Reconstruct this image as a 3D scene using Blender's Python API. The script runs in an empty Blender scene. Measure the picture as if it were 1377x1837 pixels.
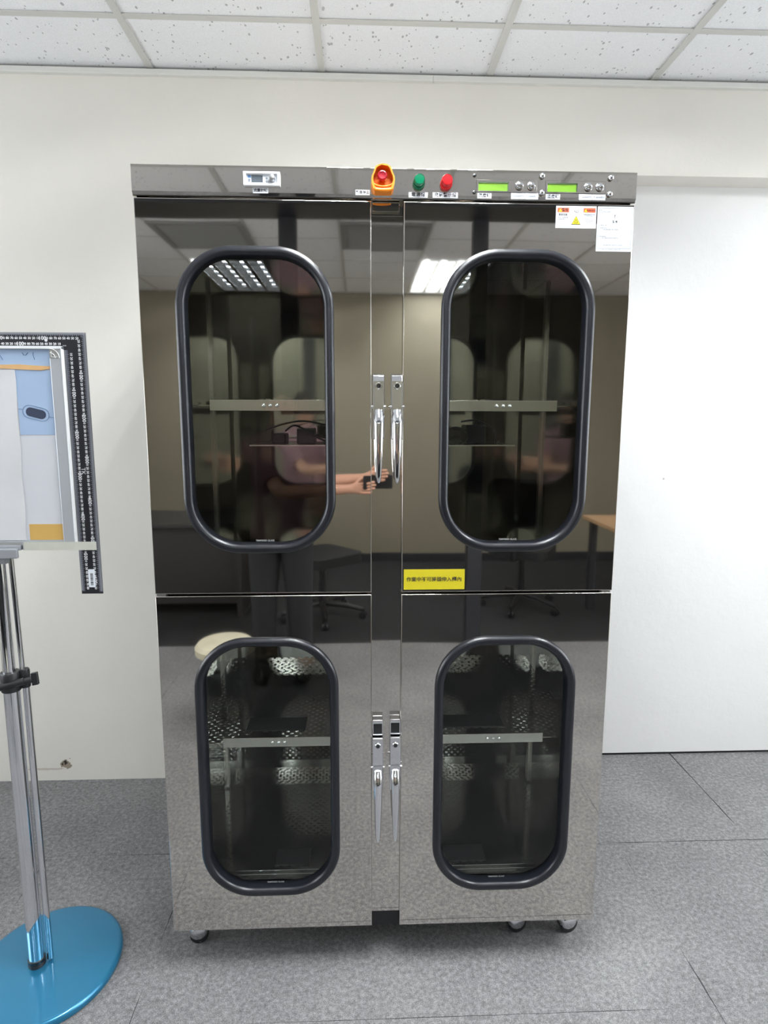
import bpy, math, random
from mathutils import Vector, Matrix
from mathutils.geometry import tessellate_polygon
random.seed(7)
PI = math.pi
S = bpy.context.scene
COL = S.collection

# ------------------------------------------------------------------ camera
cam_d = bpy.data.cameras.new('camera'); cam = bpy.data.objects.new('camera', cam_d)
COL.objects.link(cam); S.camera = cam
cam_d.sensor_fit = 'VERTICAL'; cam_d.sensor_height = 24.0; cam_d.lens = 1104.19 / 1837 * 24.0
cam_d.clip_start = 0.01
def cam_matrix(pos, yaw, pitch, roll):
    cy, sy, cp, sp = math.cos(yaw), math.sin(yaw), math.cos(pitch), math.sin(pitch)
    f = Vector((sy*cp, cy*cp, -sp)); r = Vector((cy, -sy, 0)); u = r.cross(f)
    c, s = math.cos(roll), math.sin(roll)
    R, U = c*r + s*u, -s*r + c*u
    return Matrix(((R.x, U.x, -f.x, pos[0]), (R.y, U.y, -f.y, pos[1]), (R.z, U.z, -f.z, pos[2]), (0, 0, 0, 1)))
cam.matrix_world = cam_matrix((-.07019, -1.60143, 1.50555), .03896, .15031, .00196)

# ------------------------------------------------------------------ world, exposure
S.view_settings.view_transform = 'Standard'; S.view_settings.look = 'None'
S.view_settings.gamma = 1.0; S.view_settings.use_curve_mapping = False
S.view_settings.exposure = 0.20
S.cycles.max_bounces = 14; S.cycles.glossy_bounces = 8; S.cycles.transparent_max_bounces = 24
S.cycles.use_denoising = True; S.cycles.caustics_reflective = True
S.cycles.sample_clamp_indirect = 6.0
W = bpy.data.worlds.new('world'); S.world = W; W.use_nodes = True
W.node_tree.nodes['Background'].inputs[0].default_value = (.9, .95, 1, 1)
W.node_tree.nodes['Background'].inputs[1].default_value = 0.0
FRONT_TUBE = 112.0      # strength of the tubes in the lamps near the cabinet
REAR_TUBE = 52.0       # dimmer lamps further back in the room
for nm_, loc_, rot_, pw_ in (('side_fill_right', (3.55, -.85, 1.6), (0, math.radians(90), 0), 34.0), ('side_fill_left', (-3.25, -.85, 1.6), (0, math.radians(-90), 0), 36.0)):  # added fill lights at the sides, out of view, lifting ceiling and walls
    ld = bpy.data.lights.new(nm_, 'AREA'); ld.shape = 'RECTANGLE'; ld.size = 1.4; ld.size_y = 2.0; ld.energy = pw_; ld.color = (.95, .98, 1.0)
    lo = bpy.data.objects.new(nm_, ld); COL.objects.link(lo); lo.location = loc_; lo.rotation_euler = rot_

# ------------------------------------------------------------------ materials
def newmat(name):
    m = bpy.data.materials.new(name); m.use_nodes = True
    nt = m.node_tree; b = nt.nodes['Principled BSDF']
    return m, nt, b
def mat(name, col, rough=.5, metal=0.0, spec=.5, emit=None, es=0, coat=0, bump=None, var=None, trans=None):
    m, nt, b = newmat(name)
    b.inputs['Base Color'].default_value = (*col, 1); b.inputs['Roughness'].default_value = rough
    b.inputs['Metallic'].default_value = metal; b.inputs['Specular IOR Level'].default_value = spec
    if coat: b.inputs['Coat Weight'].default_value = coat; b.inputs['Coat Roughness'].default_value = .05
    if trans: b.inputs['Transmission Weight'].default_value = trans
    if emit: b.inputs['Emission Color'].default_value = (*emit, 1); b.inputs['Emission Strength'].default_value = es
    if bump or var:
        tc = nt.nodes.new('ShaderNodeTexCoord')
    if bump:
        n = nt.nodes.new('ShaderNodeTexNoise'); n.inputs['Scale'].default_value = bump[0]; n.inputs['Detail'].default_value = bump[2] if len(bump) > 2 else 3
        nt.links.new(tc.outputs['Object'], n.inputs['Vector'])
        bp = nt.nodes.new('ShaderNodeBump'); bp.inputs['Strength'].default_value = 1; bp.inputs['Distance'].default_value = bump[1]
        nt.links.new(n.outputs['Fac'], bp.inputs['Height']); nt.links.new(bp.outputs['Normal'], b.inputs['Normal'])
    if var:
        n = nt.nodes.new('ShaderNodeTexNoise'); n.inputs['Scale'].default_value = var[0]; n.inputs['Detail'].default_value = 5
        nt.links.new(tc.outputs['Object'], n.inputs['Vector'])
        r = nt.nodes.new('ShaderNodeValToRGB'); r.color_ramp.elements[0].position = .3; r.color_ramp.elements[1].position = .7
        r.color_ramp.elements[0].color = (*[c*(1-var[1]) for c in col], 1); r.color_ramp.elements[1].color = (*[min(1, c*(1+var[1])) for c in col], 1)
        nt.links.new(n.outputs['Fac'], r.inputs['Fac']); nt.links.new(r.outputs['Color'], b.inputs['Base Color'])
    return m

class NT:                                   # tiny helper for math graphs
    def __init__(s, nt): s.nt = nt
    def m(s, op, a, b=None, c=None):
        n = s.nt.nodes.new('ShaderNodeMath'); n.operation = op
        for i, v in enumerate((a, b, c)):
            if v is None: continue
            if isinstance(v, (int, float)): n.inputs[i].default_value = v
            else: s.nt.links.new(v, n.inputs[i])
        return n.outputs[0]
    def noise(s, vec, scale, detail=2, rough=.5):
        n = s.nt.nodes.new('ShaderNodeTexNoise'); n.inputs['Scale'].default_value = scale
        n.inputs['Detail'].default_value = detail; n.inputs['Roughness'].default_value = rough
        s.nt.links.new(vec, n.inputs['Vector']); return n.outputs['Fac']
    def ramp(s, f, stops):
        r = s.nt.nodes.new('ShaderNodeValToRGB'); e = r.color_ramp.elements
        while len(e) < len(stops): e.new(.5)
        for i, (p, c) in enumerate(stops): e[i].position = p; e[i].color = (*c, 1) if len(c) == 3 else c
        s.nt.links.new(f, r.inputs['Fac']); return r.outputs['Color']
    def mix(s, f, a, b):
        n = s.nt.nodes.new('ShaderNodeMix'); n.data_type = 'RGBA'
        s.nt.links.new(f, n.inputs[0])
        for i, v in ((6, a), (7, b)):
            if isinstance(v, tuple): n.inputs[i].default_value = (*v, 1)
            else: s.nt.links.new(v, n.inputs[i])
        return n.outputs[2]
    def sep(s, v):
        n = s.nt.nodes.new('ShaderNodeSeparateXYZ'); s.nt.links.new(v, n.inputs[0]); return n.outputs
    def comb(s, x, y, z):
        n = s.nt.nodes.new('ShaderNodeCombineXYZ')
        for i, v in enumerate((x, y, z)):
            if isinstance(v, (int, float)): n.inputs[i].default_value = v
            else: s.nt.links.new(v, n.inputs[i])
        return n.outputs[0]
    def coord(s, which='Object'):
        return s.nt.nodes.new('ShaderNodeTexCoord').outputs[which]
    def bump(s, h, dist, prin, strength=1.0, prev=None):
        n = s.nt.nodes.new('ShaderNodeBump'); n.inputs['Strength'].default_value = strength; n.inputs['Distance'].default_value = dist
        s.nt.links.new(h, n.inputs['Height'])
        if prev is not None: s.nt.links.new(prev, n.inputs['Normal'])
        if prin is not None: s.nt.links.new(n.outputs[0], prin.inputs['Normal'])
        return n.outputs[0]

def steel_mat(name, col, rough=.03, wave=.0009):
    m, nt, b = newmat(name); g = NT(nt)
    b.inputs['Metallic'].default_value = 1.0
    co = g.coord('Object')
    sm = g.noise(co, 9.0, 4)
    b.inputs['Base Color'].default_value = (*col, 1)
    x, y, z = g.sep(co)
    r = g.m('MULTIPLY_ADD', sm, .02, rough - .01)
    nt.links.new(r, b.inputs['Roughness'])
    h = g.noise(co, 1.7, 1)
    g.bump(h, wave, b)
    return m
STEEL = steel_mat('mirror_polished_steel', (.655, .625, .585))
STEEL_IN = steel_mat('inner_polished_steel', (.40, .40, .385), .06, .0006)
STEEL_BR = steel_mat('satin_steel', (.62, .61, .58), .22, .0002)
CHROME = mat('chrome', (.83, .84, .87), .05, 1.0)
BRUSHED = mat('brushed_aluminium', (.62, .63, .65), .33, 1.0)
GREYMET = mat('painted_grey_metal', (.36, .375, .40), .38, .35)
RUBBER = mat('black_rubber_gasket', (.007, .008, .012), .33, 0, .55)
BLACKPL = mat('black_plastic', (.014, .014, .016), .42)
DARKPL = mat('dark_recess', (.006, .006, .007), .6)
ORANGE = mat('orange_plastic', (.95, .28, .015), .35)
REDBTN = mat('red_button_plastic', (.36, .006, .02), .25, coat=.3)
GREENL = mat('green_lamp_lens', (.0, .16, .07), .15, coat=.5)
REDL = mat('red_lamp_lens', (.72, .015, .02), .15, coat=.5)
LCD = mat('green_lcd', (.16, .33, .03), .3, emit=(.22, .45, .04), es=.12)
WHITEST = mat('white_sticker_paper', (.80, .83, .88), .55)
INK = mat('black_ink', (.015, .015, .02), .6)
INKGREY = mat('grey_ink', (.22, .24, .27), .6)
WHITEINK = mat('white_ink', (.78, .79, .80), .5)
DIMINK = mat('etched_glass_mark', (.45, .46, .46), .5)
YELLOW = mat('yellow_sticker', (.66, .56, .02), .45)
YELLOWSIGN = mat('yellow_print', (.80, .70, .02), .5)
REDPRINT = mat('orange_red_print', (.62, .12, .05), .5)
GREYPRINT = mat('grey_print', (.42, .44, .47), .5)
PANELW = mat('white_plastic_frame', (.78, .79, .80), .35)
GREYDISP = mat('grey_display', (.10, .12, .14), .15)
BLUEPRINT = mat('blue_print', (.10, .25, .55), .4)
RULERBLK = mat('black_anodised_ruler', (.012, .012, .016), .38)
RULEREDGE = mat('grey_ruler_edge', (.10, .105, .135), .38, .3)
POSTERBLUE = mat('blue_poster_paper', (.34, .45, .62), .45, var=(7, .05))
POSTERGREY = mat('pale_grey_paper', (.60, .61, .65), .45, var=(5, .03))
PAPERWHITE = mat('worn_white_paper', (.63, .63, .64), .5, bump=(9, .004), var=(6, .06))
GOLD = mat('ochre_poster_band', (.58, .36, .10), .45, var=(8, .06))
TAN = mat('tan_tape', (.62, .38, .17), .45, var=(14, .08))
NAVY = mat('navy_print', (.025, .035, .07), .45)
NAVYLINE = mat('blue_line_print', (.06, .12, .25), .45)
TAPE = mat('yellowed_clear_tape', (.56, .56, .49), .3, var=(20, .06))
BLUEBASE = mat('metallic_blue_enamel', (.020, .19, .35), .28, .5, .6, coat=.5)
CREAMPL = mat('cream_vinyl', (.60, .56, .42), .5, var=(9, .08))
BLACKFAB = mat('black_fabric', (.012, .012, .013), .85, bump=(300, .0005))
WOOD = mat('pale_wood_laminate', (.50, .31, .17), .4, var=(3, .12))
DARKWOOD = mat('dark_laminate', (.028, .026, .025), .5)
DARKFRAME = mat('dark_grey_frame', (.022, .023, .028), .45)
SKIN = mat('skin', (.52, .28, .19), .55)
HAIR = mat('black_hair', (.012, .010, .009), .6)
SHIRT = mat('mauve_cotton', (.22, .12, .14), .9, bump=(60, .002))
TROUSER = mat('black_trousers', (.015, .015, .018), .9)
SHOE = mat('dark_shoe', (.02, .02, .02), .6)
TUBE_F = mat('lamp_tube_front', (1, 1, 1), .5, emit=(.93, .97, 1.0), es=FRONT_TUBE)
TUBE_R = mat('lamp_tube_rear', (1, 1, 1), .5, emit=(.86, .94, 1.0), es=REAR_TUBE)
LAMPWHITE = mat('lamp_housing_white', (.75, .75, .74), .4)
LOUVER = mat('mirror_louver', (.8, .8, .8), .2, 1.0)
VENTGREY = mat('grey_vent', (.25, .25, .24), .6)

def glass_mat():
    m = bpy.data.materials.new('smoked_glass'); m.use_nodes = True; nt = m.node_tree; nt.nodes.clear()
    out = nt.nodes.new('ShaderNodeOutputMaterial'); mx = nt.nodes.new('ShaderNodeMixShader')
    tr = nt.nodes.new('ShaderNodeBsdfTransparent'); tr.inputs[0].default_value = (.95, .965, .945, 1)
    gl = nt.nodes.new('ShaderNodeBsdfGlossy'); gl.inputs['Roughness'].default_value = .0; gl.inputs[0].default_value = (1, 1, 1, 1)
    fr = nt.nodes.new('ShaderNodeFresnel'); fr.inputs[0].default_value = 1.45
    ge = nt.nodes.new('ShaderNodeNewGeometry'); g = NT(nt)
    nt.links.new(g.m('MULTIPLY', fr.outputs[0], g.m('SUBTRACT', 1.0, ge.outputs['Backfacing'])), mx.inputs[0]); nt.links.new(tr.outputs[0], mx.inputs[1]); nt.links.new(gl.outputs[0], mx.inputs[2])
    nt.links.new(mx.outputs[0], out.inputs[0]); return m
GLASS = glass_mat()

def perforated_mat(name, col, rough, pitch, rad):
    m, nt, b = newmat(name); g = NT(nt)
    b.inputs['Base Color'].default_value = (*col, 1); b.inputs['Metallic'].default_value = 1; b.inputs['Roughness'].default_value = rough
    x, y, z = g.sep(g.coord('Object'))
    v = g.m('ADD', y, z)
    def lattice(off):
        a = g.m('SUBTRACT', g.m('FRACT', g.m('ADD', g.m('DIVIDE', x, pitch), off)), .5)
        c = g.m('SUBTRACT', g.m('FRACT', g.m('ADD', g.m('DIVIDE', v, pitch), off)), .5)
        d = g.m('SQRT', g.m('ADD', g.m('MULTIPLY', a, a), g.m('MULTIPLY', c, c)))
        return g.m('LESS_THAN', d, rad / pitch)
    hole = g.m('MAXIMUM', lattice(10.0), lattice(10.5))
    tr = nt.nodes.new('ShaderNodeBsdfTransparent'); mx = nt.nodes.new('ShaderNodeMixShader')
    out = nt.nodes['Material Output']
    nt.links.new(hole, mx.inputs[0]); nt.links.new(b.outputs[0], mx.inputs[1]); nt.links.new(tr.outputs[0], mx.inputs[2])
    nt.links.new(mx.outputs[0], out.inputs[0]); return m
PERF = perforated_mat('perforated_steel', (.50, .49, .47), .08, .026, .0046)

def carpet_mat():
    m, nt, b = newmat('grey_carpet_tiles'); g = NT(nt)
    co = g.coord('Object'); x, y, z = g.sep(co)
    fine = g.noise(co, 420, 3, .7); mid = g.noise(co, 80, 4, .7); big = g.noise(co, 2.2, 4, .6)
    f = g.m('ADD', g.m('MULTIPLY', fine, .50), g.m('ADD', g.m('MULTIPLY', mid, .36), g.m('MULTIPLY', big, .14)))
    col = g.ramp(f, [(.38, (.085, .083, .085)), (.5, (.215, .211, .213)), (.63, (.42, .414, .410))])
    # worn darker patches
    st = g.ramp(g.noise(co, 5.5, 5, .6), [(.66, (0, 0, 0)), (.78, (.35, .35, .35))])
    col = g.mix(g.m('MULTIPLY', st, 1.0), col, (.12, .118, .116))
    # far floor darkened in its colour, standing in for shade beyond the partition frame
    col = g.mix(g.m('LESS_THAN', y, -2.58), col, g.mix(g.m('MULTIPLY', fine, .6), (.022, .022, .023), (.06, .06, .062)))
    # tile joints: rows .625 deep, columns .62 wide, every second row shifted
    wob = g.m('MULTIPLY', g.m('SUBTRACT', g.noise(co, 14, 2), .5), .004)
    v = g.m('DIVIDE', g.m('ADD', g.m('SUBTRACT', y, .374 - 6.25), wob), .625)
    row = g.m('FLOOR', v); dv = g.m('MULTIPLY', g.m('SUBTRACT', .5, g.m('ABSOLUTE', g.m('SUBTRACT', g.m('FRACT', v), .5))), .625)
    u = g.m('DIVIDE', g.m('ADD', g.m('SUBTRACT', g.m('ADD', x, wob), .845 - .5), g.m('MULTIPLY', g.m('GREATER_THAN', y, .374), .012)), .5)
    du = g.m('MULTIPLY', g.m('SUBTRACT', .5, g.m('ABSOLUTE', g.m('SUBTRACT', g.m('FRACT', u), .5))), .5)
    wid = g.m('MULTIPLY', g.m('MAXIMUM', g.m('SUBTRACT', g.noise(co, 3.1, 2), .47), 0.0), .010)
    widh = g.m('MULTIPLY', g.m('MAXIMUM', g.m('SUBTRACT', g.noise(co, 2.3, 2), .40), 0.0), .012)
    widh = g.m('MULTIPLY', widh, g.m('ADD', .35, g.m('MULTIPLY', g.m('GREATER_THAN', y, .1), .75)))
    lift = g.m('MULTIPLY', g.m('GREATER_THAN', x, 1.15), g.m('GREATER_THAN', y, .44))
    wid = g.m('MULTIPLY', wid, g.m('GREATER_THAN', g.m('ABSOLUTE', g.m('SUBTRACT', x, .07)), .55))
    widv = g.m('ADD', wid, g.m('MULTIPLY', lift, g.m('MULTIPLY', g.m('MAXIMUM', g.m('SUBTRACT', y, .42), 0.0), .0060)))
    seam = g.m('MAXIMUM', g.m('LESS_THAN', dv, widh), g.m('LESS_THAN', du, widv))
    col = g.mix(g.m('MULTIPLY', seam, .9), col, (.02, .02, .022))
    nt.links.new(col, b.inputs['Base Color']); b.inputs['Roughness'].default_value = .95
    b.inputs['Specular IOR Level'].default_value = .15
    hh = g.m('ADD', g.m('MULTIPLY', fine, .6), g.m('MULTIPLY', mid, .6))
    g.bump(hh, .004, b, .8)
    return m
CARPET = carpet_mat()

def wall_mat(name, col, chip=False):
    m, nt, b = newmat(name); g = NT(nt)
    co = g.coord('Object'); x, y, z = g.sep(co)
    n = g.noise(co, 2.5, 5, .6)
    c = g.ramp(n, [(.35, tuple(k * .965 for k in col)), (.65, col)])
    # faint horizontal scuffs
    sc = g.noise(g.comb(g.m('MULTIPLY', x, 2.5), y, g.m('MULTIPLY', z, 26)), 3.0, 4, .7)
    c = g.mix(g.ramp(sc, [(.70, (0, 0, 0)), (.80, (.25, .25, .25))]), c, tuple(k * .72 for k in col))
    # specks
    vo = nt.nodes.new('ShaderNodeTexVoronoi'); vo.inputs['Scale'].default_value = 5.0
    nt.links.new(co, vo.inputs['Vector'])
    c = g.mix(g.m('MULTIPLY', g.m('LESS_THAN', vo.outputs['Distance'], .022), .6), c, (.25, .21, .17))
    if chip:     # knocked-out plaster above the floor, with a brown scrape beside it
        nx = g.m('MULTIPLY', g.m('SUBTRACT', g.noise(co, 45, 4, .7), .5), .055)
        dx = g.m('SUBTRACT', g.m('ADD', x, nx), -1.305); dz = g.m('SUBTRACT', g.m('ADD', z, nx), .070)
        d = g.m('SQRT', g.m('ADD', g.m('MULTIPLY', dx, dx), g.m('MULTIPLY', dz, dz)))
        c = g.mix(g.m('LESS_THAN', d, .022), c, (.33, .27, .21))
        d2 = g.m('SQRT', g.m('ADD', g.m('MULTIPLY', g.m('ADD', dx, .004), g.m('ADD', dx, .004)), g.m('MULTIPLY', g.m('SUBTRACT', dz, .008), g.m('SUBTRACT', dz, .008))))
        c = g.mix(g.m('LESS_THAN', d2, .009), c, (.03, .025, .02))
        ex = g.m('DIVIDE', g.m('ADD', x, 1.39), .075); ez = g.m('DIVIDE', g.m('SUBTRACT', g.m('ADD', z, g.m('MULTIPLY', nx, .25)), .052), .0045)
        e = g.m('ADD', g.m('MULTIPLY', ex, ex), g.m('MULTIPLY', ez, ez))
        c = g.mix(g.m('MULTIPLY', g.m('LESS_THAN', e, 1.0), .5), c, (.42, .32, .25))
    nt.links.new(c, b.inputs['Base Color']); b.inputs['Roughness'].default_value = .62
    b.inputs['Specular IOR Level'].default_value = .3
    g.bump(g.noise(co, 18, 5, .6), .0016, b)
    return m
WALLP = wall_mat('cream_wall_paint', (.80, .768, .705), True)
WALLW = wall_mat('white_panel_paint', (.80, .79, .775))
WALLFAR = wall_mat('dimmed_far_wall_cream', (.27, .24, .178))  # same cream darkened in the colour to stand in for weaker light there

def tile_mat():
    m, nt, b = newmat('fissured_ceiling_tile'); g = NT(nt)
    co = g.coord('Object')
    vo = nt.nodes.new('ShaderNodeTexVoronoi'); vo.inputs['Scale'].default_value = 62
    mp = nt.nodes.new('ShaderNodeMapping'); mp.inputs['Scale'].default_value = (1.0, .55, 1)
    w = nt.nodes.new('ShaderNodeTexNoise'); w.inputs['Scale'].default_value = 30
    nt.links.new(co, w.inputs['Vector']); nt.links.new(co, mp.inputs[0]); nt.links.new(mp.outputs[0], vo.inputs['Vector'])
    dens = g.noise(co, 23, 2)
    thr = g.m('MULTIPLY', g.m('SUBTRACT', dens, .36), .85)
    hit = g.m('LESS_THAN', g.m('ADD', vo.outputs['Distance'], g.m('MULTIPLY', w.outputs['Fac'], .18)), g.m('ADD', thr, .09))
    fine = g.noise(co, 260, 2)
    base = g.ramp(fine, [(.35, (.84, .84, .85)), (.6, (.90, .90, .91))])
    nt.links.new(g.mix(g.m('MULTIPLY', hit, .75), base, (.33, .32, .32)), b.inputs['Base Color'])
    b.inputs['Roughness'].default_value = .9
    g.bump(fine, .001, b)
    return m
TILE = tile_mat()
TBAR = mat('ceiling_grid_paint', (.60, .59, .555), .5)

# ------------------------------------------------------------------ mesh builder
class MB:
    def __init__(s): s.v = []; s.f = []
    def add(s, vs, fs):
        o = len(s.v); s.v += [tuple(p) for p in vs]; s.f += [tuple(i + o for i in f) for f in fs]; return s
    def box(s, x0, x1, y0, y1, z0, z1):
        return s.add([(x0, y0, z0), (x1, y0, z0), (x1, y1, z0), (x0, y1, z0), (x0, y0, z1), (x1, y0, z1), (x1, y1, z1), (x0, y1, z1)],
                     [(0, 3, 2, 1), (4, 5, 6, 7), (0, 1, 5, 4), (1, 2, 6, 5), (2, 3, 7, 6), (3, 0, 4, 7)])
    def obox(s, c, a, b, d):               # oriented box: centre and three half-axis vectors
        c, a, b, d = map(Vector, (c, a, b, d)); P = []
        for k in (-1, 1):
            for i, j in ((-1, -1), (1, -1), (1, 1), (-1, 1)): P.append(c + i * a + j * b + k * d)
        return s.add(P, [(0, 3, 2, 1), (4, 5, 6, 7), (0, 1, 5, 4), (1, 2, 6, 5), (2, 3, 7, 6), (3, 0, 4, 7)])
    def sweep(s, pts, radii, n=16, cap=True, flat=1.0, closed=False):
        pts = [Vector(p) for p in pts]; N = len(pts); rings = []
        if not isinstance(radii, (list, tuple)): radii = [radii] * N
        up = None
        for i, p in enumerate(pts):
            if closed: t = pts[(i + 1) % N] - pts[i - 1]
            else: t = (pts[min(i + 1, N - 1)] - pts[max(i - 1, 0)])
            t.normalize()
            if up is None:
                up = Vector((0, 0, 1)) if abs(t.z) < .9 else Vector((0, 1, 0))
            a = up.cross(t).normalized(); b = t.cross(a).normalized(); up = b
            rings.append([p + a * math.cos(2 * PI * k / n) * radii[i] + b * math.sin(2 * PI * k / n) * radii[i] * flat for k in range(n)])
        vs = [q for r in rings for q in r]; fs = []
        M = N if closed else N - 1
        for i in range(M):
            j = (i + 1) % N
            for k in range(n):
                l = (k + 1) % n; fs.append((i * n + k, i * n + l, j * n + l, j * n + k))
        if cap and not closed:
            fs.append(tuple(range(n - 1, -1, -1))); fs.append(tuple((N - 1) * n + k for k in range(n)))
        return s.add(vs, fs)
    def lathe(s, c, axis, prof, n=32, sx=1.0, sy=1.0):   # prof: (radius, height along axis)
        c = Vector(c); ax = Vector(axis).normalized()
        a = (Vector((1, 0, 0)) if abs(ax.x) < .9 else Vector((0, 1, 0))); a = (a - ax * a.dot(ax)).normalized(); b = ax.cross(a)
        vs = []; fs = []
        for r, h in prof:
            for k in range(n):
                t = 2 * PI * k / n; vs.append(c + ax * h + a * math.cos(t) * r * sx + b * math.sin(t) * r * sy)
        for i in range(len(prof) - 1):
            for k in range(n):
                l = (k + 1) % n; fs.append((i * n + k, i * n + l, (i + 1) * n + l, (i + 1) * n + k))
        fs.append(tuple(range(n - 1, -1, -1))); fs.append(tuple((len(prof) - 1) * n + k for k in range(n)))
        return s.add(vs, fs)
    def ball(s, c, rx, ry, rz, n=20, m=12):
        prof = [(max(1e-4, math.sin(PI * i / m)), -math.cos(PI * i / m)) for i in range(m + 1)]
        vs = []; fs = []
        for r, h in prof:
            for k in range(n): t = 2 * PI * k / n; vs.append((c[0] + rx * r * math.cos(t), c[1] + ry * r * math.sin(t), c[2] + rz * h))
        for i in range(m):
            for k in range(n):
                l = (k + 1) % n; fs.append((i * n + k, i * n + l, (i + 1) * n + l, (i + 1) * n + k))
        return s.add(vs, fs)
    def plate_xz(s, outer, holes, y0, y1):      # polygon in xz, front at y0
        loops = [outer] + holes
        tri = tessellate_polygon([[Vector((p[0], p[1], 0)) for p in l] for l in loops])
        flat = [p for l in loops for p in l]; n = len(flat)
        vs = [(p[0], y0, p[1]) for p in flat] + [(p[0], y1, p[1]) for p in flat]
        fs = []
        for a, b, c in tri:
            A, B, Cc = flat[a], flat[b], flat[c]
            cr = (B[0] - A[0]) * (Cc[1] - A[1]) - (B[1] - A[1]) * (Cc[0] - A[0])
            if cr < 0: a, b, c = a, c, b
            fs.append((a, b, c)); fs.append((a + n, c + n, b + n))
        o = 0
        for li, l in enumerate(loops):
            k = len(l)
            ar = sum(l[i][0] * l[(i + 1) % k][1] - l[(i + 1) % k][0] * l[i][1] for i in range(k))
            for i in range(k):
                a, b = o + i, o + (i + 1) % k
                q = (a, a + n, b + n, b)
                if (ar > 0) != (li == 0): q = q[::-1]
                fs.append(q)
            o += k
        return s.add(vs, fs)
    def mesh(s, name, m, smooth=0):
        me = bpy.data.meshes.new(name); me.from_pydata(s.v, [], s.f); me.update()
        if m: me.materials.append(m)
        if smooth:
            me.polygons.foreach_set('use_smooth', [True] * len(me.polygons)); me.set_sharp_from_angle(angle=math.radians(smooth))
        return me
    def obj(s, name, m, parent=None, smooth=0, bevel=0, seg=2, origin=None):
        if origin is not None:
            o3 = Vector(origin); s.v = [tuple(Vector(p) - o3) for p in s.v]
        me = s.mesh(name, m, smooth); o = bpy.data.objects.new(name, me); COL.objects.link(o)
        if origin is not None: o.location = origin
        if parent is not None: o.parent = parent
        if bevel:
            bm = o.modifiers.new('bevel', 'BEVEL'); bm.width = bevel; bm.segments = seg; bm.limit_method = 'ANGLE'; bm.angle_limit = math.radians(40)
        return o

def rrect(x0, x1, z0, z1, r, n=10):
    out = []
    for cx, cz, a0 in ((x1 - r, z0 + r, -PI/2), (x1 - r, z1 - r, 0), (x0 + r, z1 - r, PI/2), (x0 + r, z0 + r, PI)):
        for i in range(n + 1):
            a = a0 + PI/2 * i / n; out.append((cx + r * math.cos(a), cz + r * math.sin(a)))
    return out
def rect(x0, x1, z0, z1): return [(x0, z0), (x1, z0), (x1, z1), (x0, z1)]
def tag(o, label=None, cat=None, group=None, kind=None):
    if label: o['label'] = label
    if cat: o['category'] = cat
    if group: o['group'] = group
    if kind: o['kind'] = kind
    return o
def empty(name, loc=(0, 0, 0), label=None, cat=None, group=None):
    o = bpy.data.objects.new(name, None); COL.objects.link(o); o.location = loc; o.empty_display_size = .05
    return tag(o, label, cat, group)
def copy_tree(o, parent=None):
    c = o.copy(); COL.objects.link(c); c.parent = parent
    for ch in list(o.children): copy_tree(ch, c)
    return c
def text_mb(body, size, x, z, y, mb=None, align='CENTER', rot=0.0, bold=0.0, sx=1.0, spacing=1.0):
    """letters facing -y, centred on (x, z)"""
    cu = bpy.data.curves.new('txt', 'FONT'); cu.body = body; cu.size = size; cu.align_x = align; cu.align_y = 'CENTER'
    cu.offset = bold * size; cu.resolution_u = 2; cu.space_character = spacing
    to = bpy.data.objects.new('txt', cu); COL.objects.link(to)
    dg = bpy.context.evaluated_depsgraph_get(); me = bpy.data.meshes.new_from_object(to.evaluated_get(dg))
    mb = mb or MB(); c, s_ = math.cos(rot), math.sin(rot)
    vs = [(x + (v.co.x * sx * c - v.co.y * s_), y, z + (v.co.x * sx * s_ + v.co.y * c)) for v in me.vertices]
    mb.add(vs, [tuple(p.vertices) for p in me.polygons])
    bpy.data.objects.remove(to); bpy.data.curves.remove(cu); bpy.data.meshes.remove(me)
    return mb

# ------------------------------------------------------------------ room shell
XL, XR, YB, YF, HC = -3.3, 3.6, .84, -5.0, 2.741
def struct(o, label, cat=None): o['kind'] = 'structure'; o['label'] = label; return o
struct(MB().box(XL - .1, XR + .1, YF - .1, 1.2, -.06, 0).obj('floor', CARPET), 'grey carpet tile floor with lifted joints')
bw = MB()
bw.box(XL, .20, YB, YB + .25, 0, HC)                    # plain wall left of and behind the cabinet
bw.box(.20, XR, YB, YB + .25, 2.413, HC)                # deep beam to the right
struct(bw.obj('wall_back', WALLP), 'cream painted wall with a beam over its right half')
struct(MB().box(.20, XR, .945, 1.09, .014, 2.413).obj('wall_recess', WALLW), 'white panel wall set back under the beam')
struct(MB().box(.20, XR, .955, 1.05, 0, .016).obj('trim_3', DARKPL), 'black gap strip under the white panel wall')
struct(MB().box(XL - .1, XL, YF, 1.1, 0, HC).obj('wall_left', WALLP), 'cream side wall')
struct(MB().box(XR, XR + .1, YF, 1.1, 0, HC).obj('wall_right', WALLP), 'cream side wall opposite')
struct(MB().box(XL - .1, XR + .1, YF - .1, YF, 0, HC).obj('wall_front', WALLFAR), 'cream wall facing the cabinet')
struct(MB().box(XL, XR, YF, YF + .012, 0, .09).obj('baseboard_front', DARKFRAME), 'dark baseboard')
struct(MB().box(XL, .20, YB - .018, YB + .01, 2.713, 2.733).obj('trim_1', mat('wall_angle_paint', (.72, .71, .67), .45), bevel=.003), 'wall angle strip under the ceiling').name = 'trim_1'
struct(MB().box(.20, XR, YB - .018, YB + .01, 2.713, 2.733).obj('trim_2', bpy.data.materials['wall_angle_paint'], bevel=.003), 'wall angle strip under the ceiling, right run')

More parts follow.
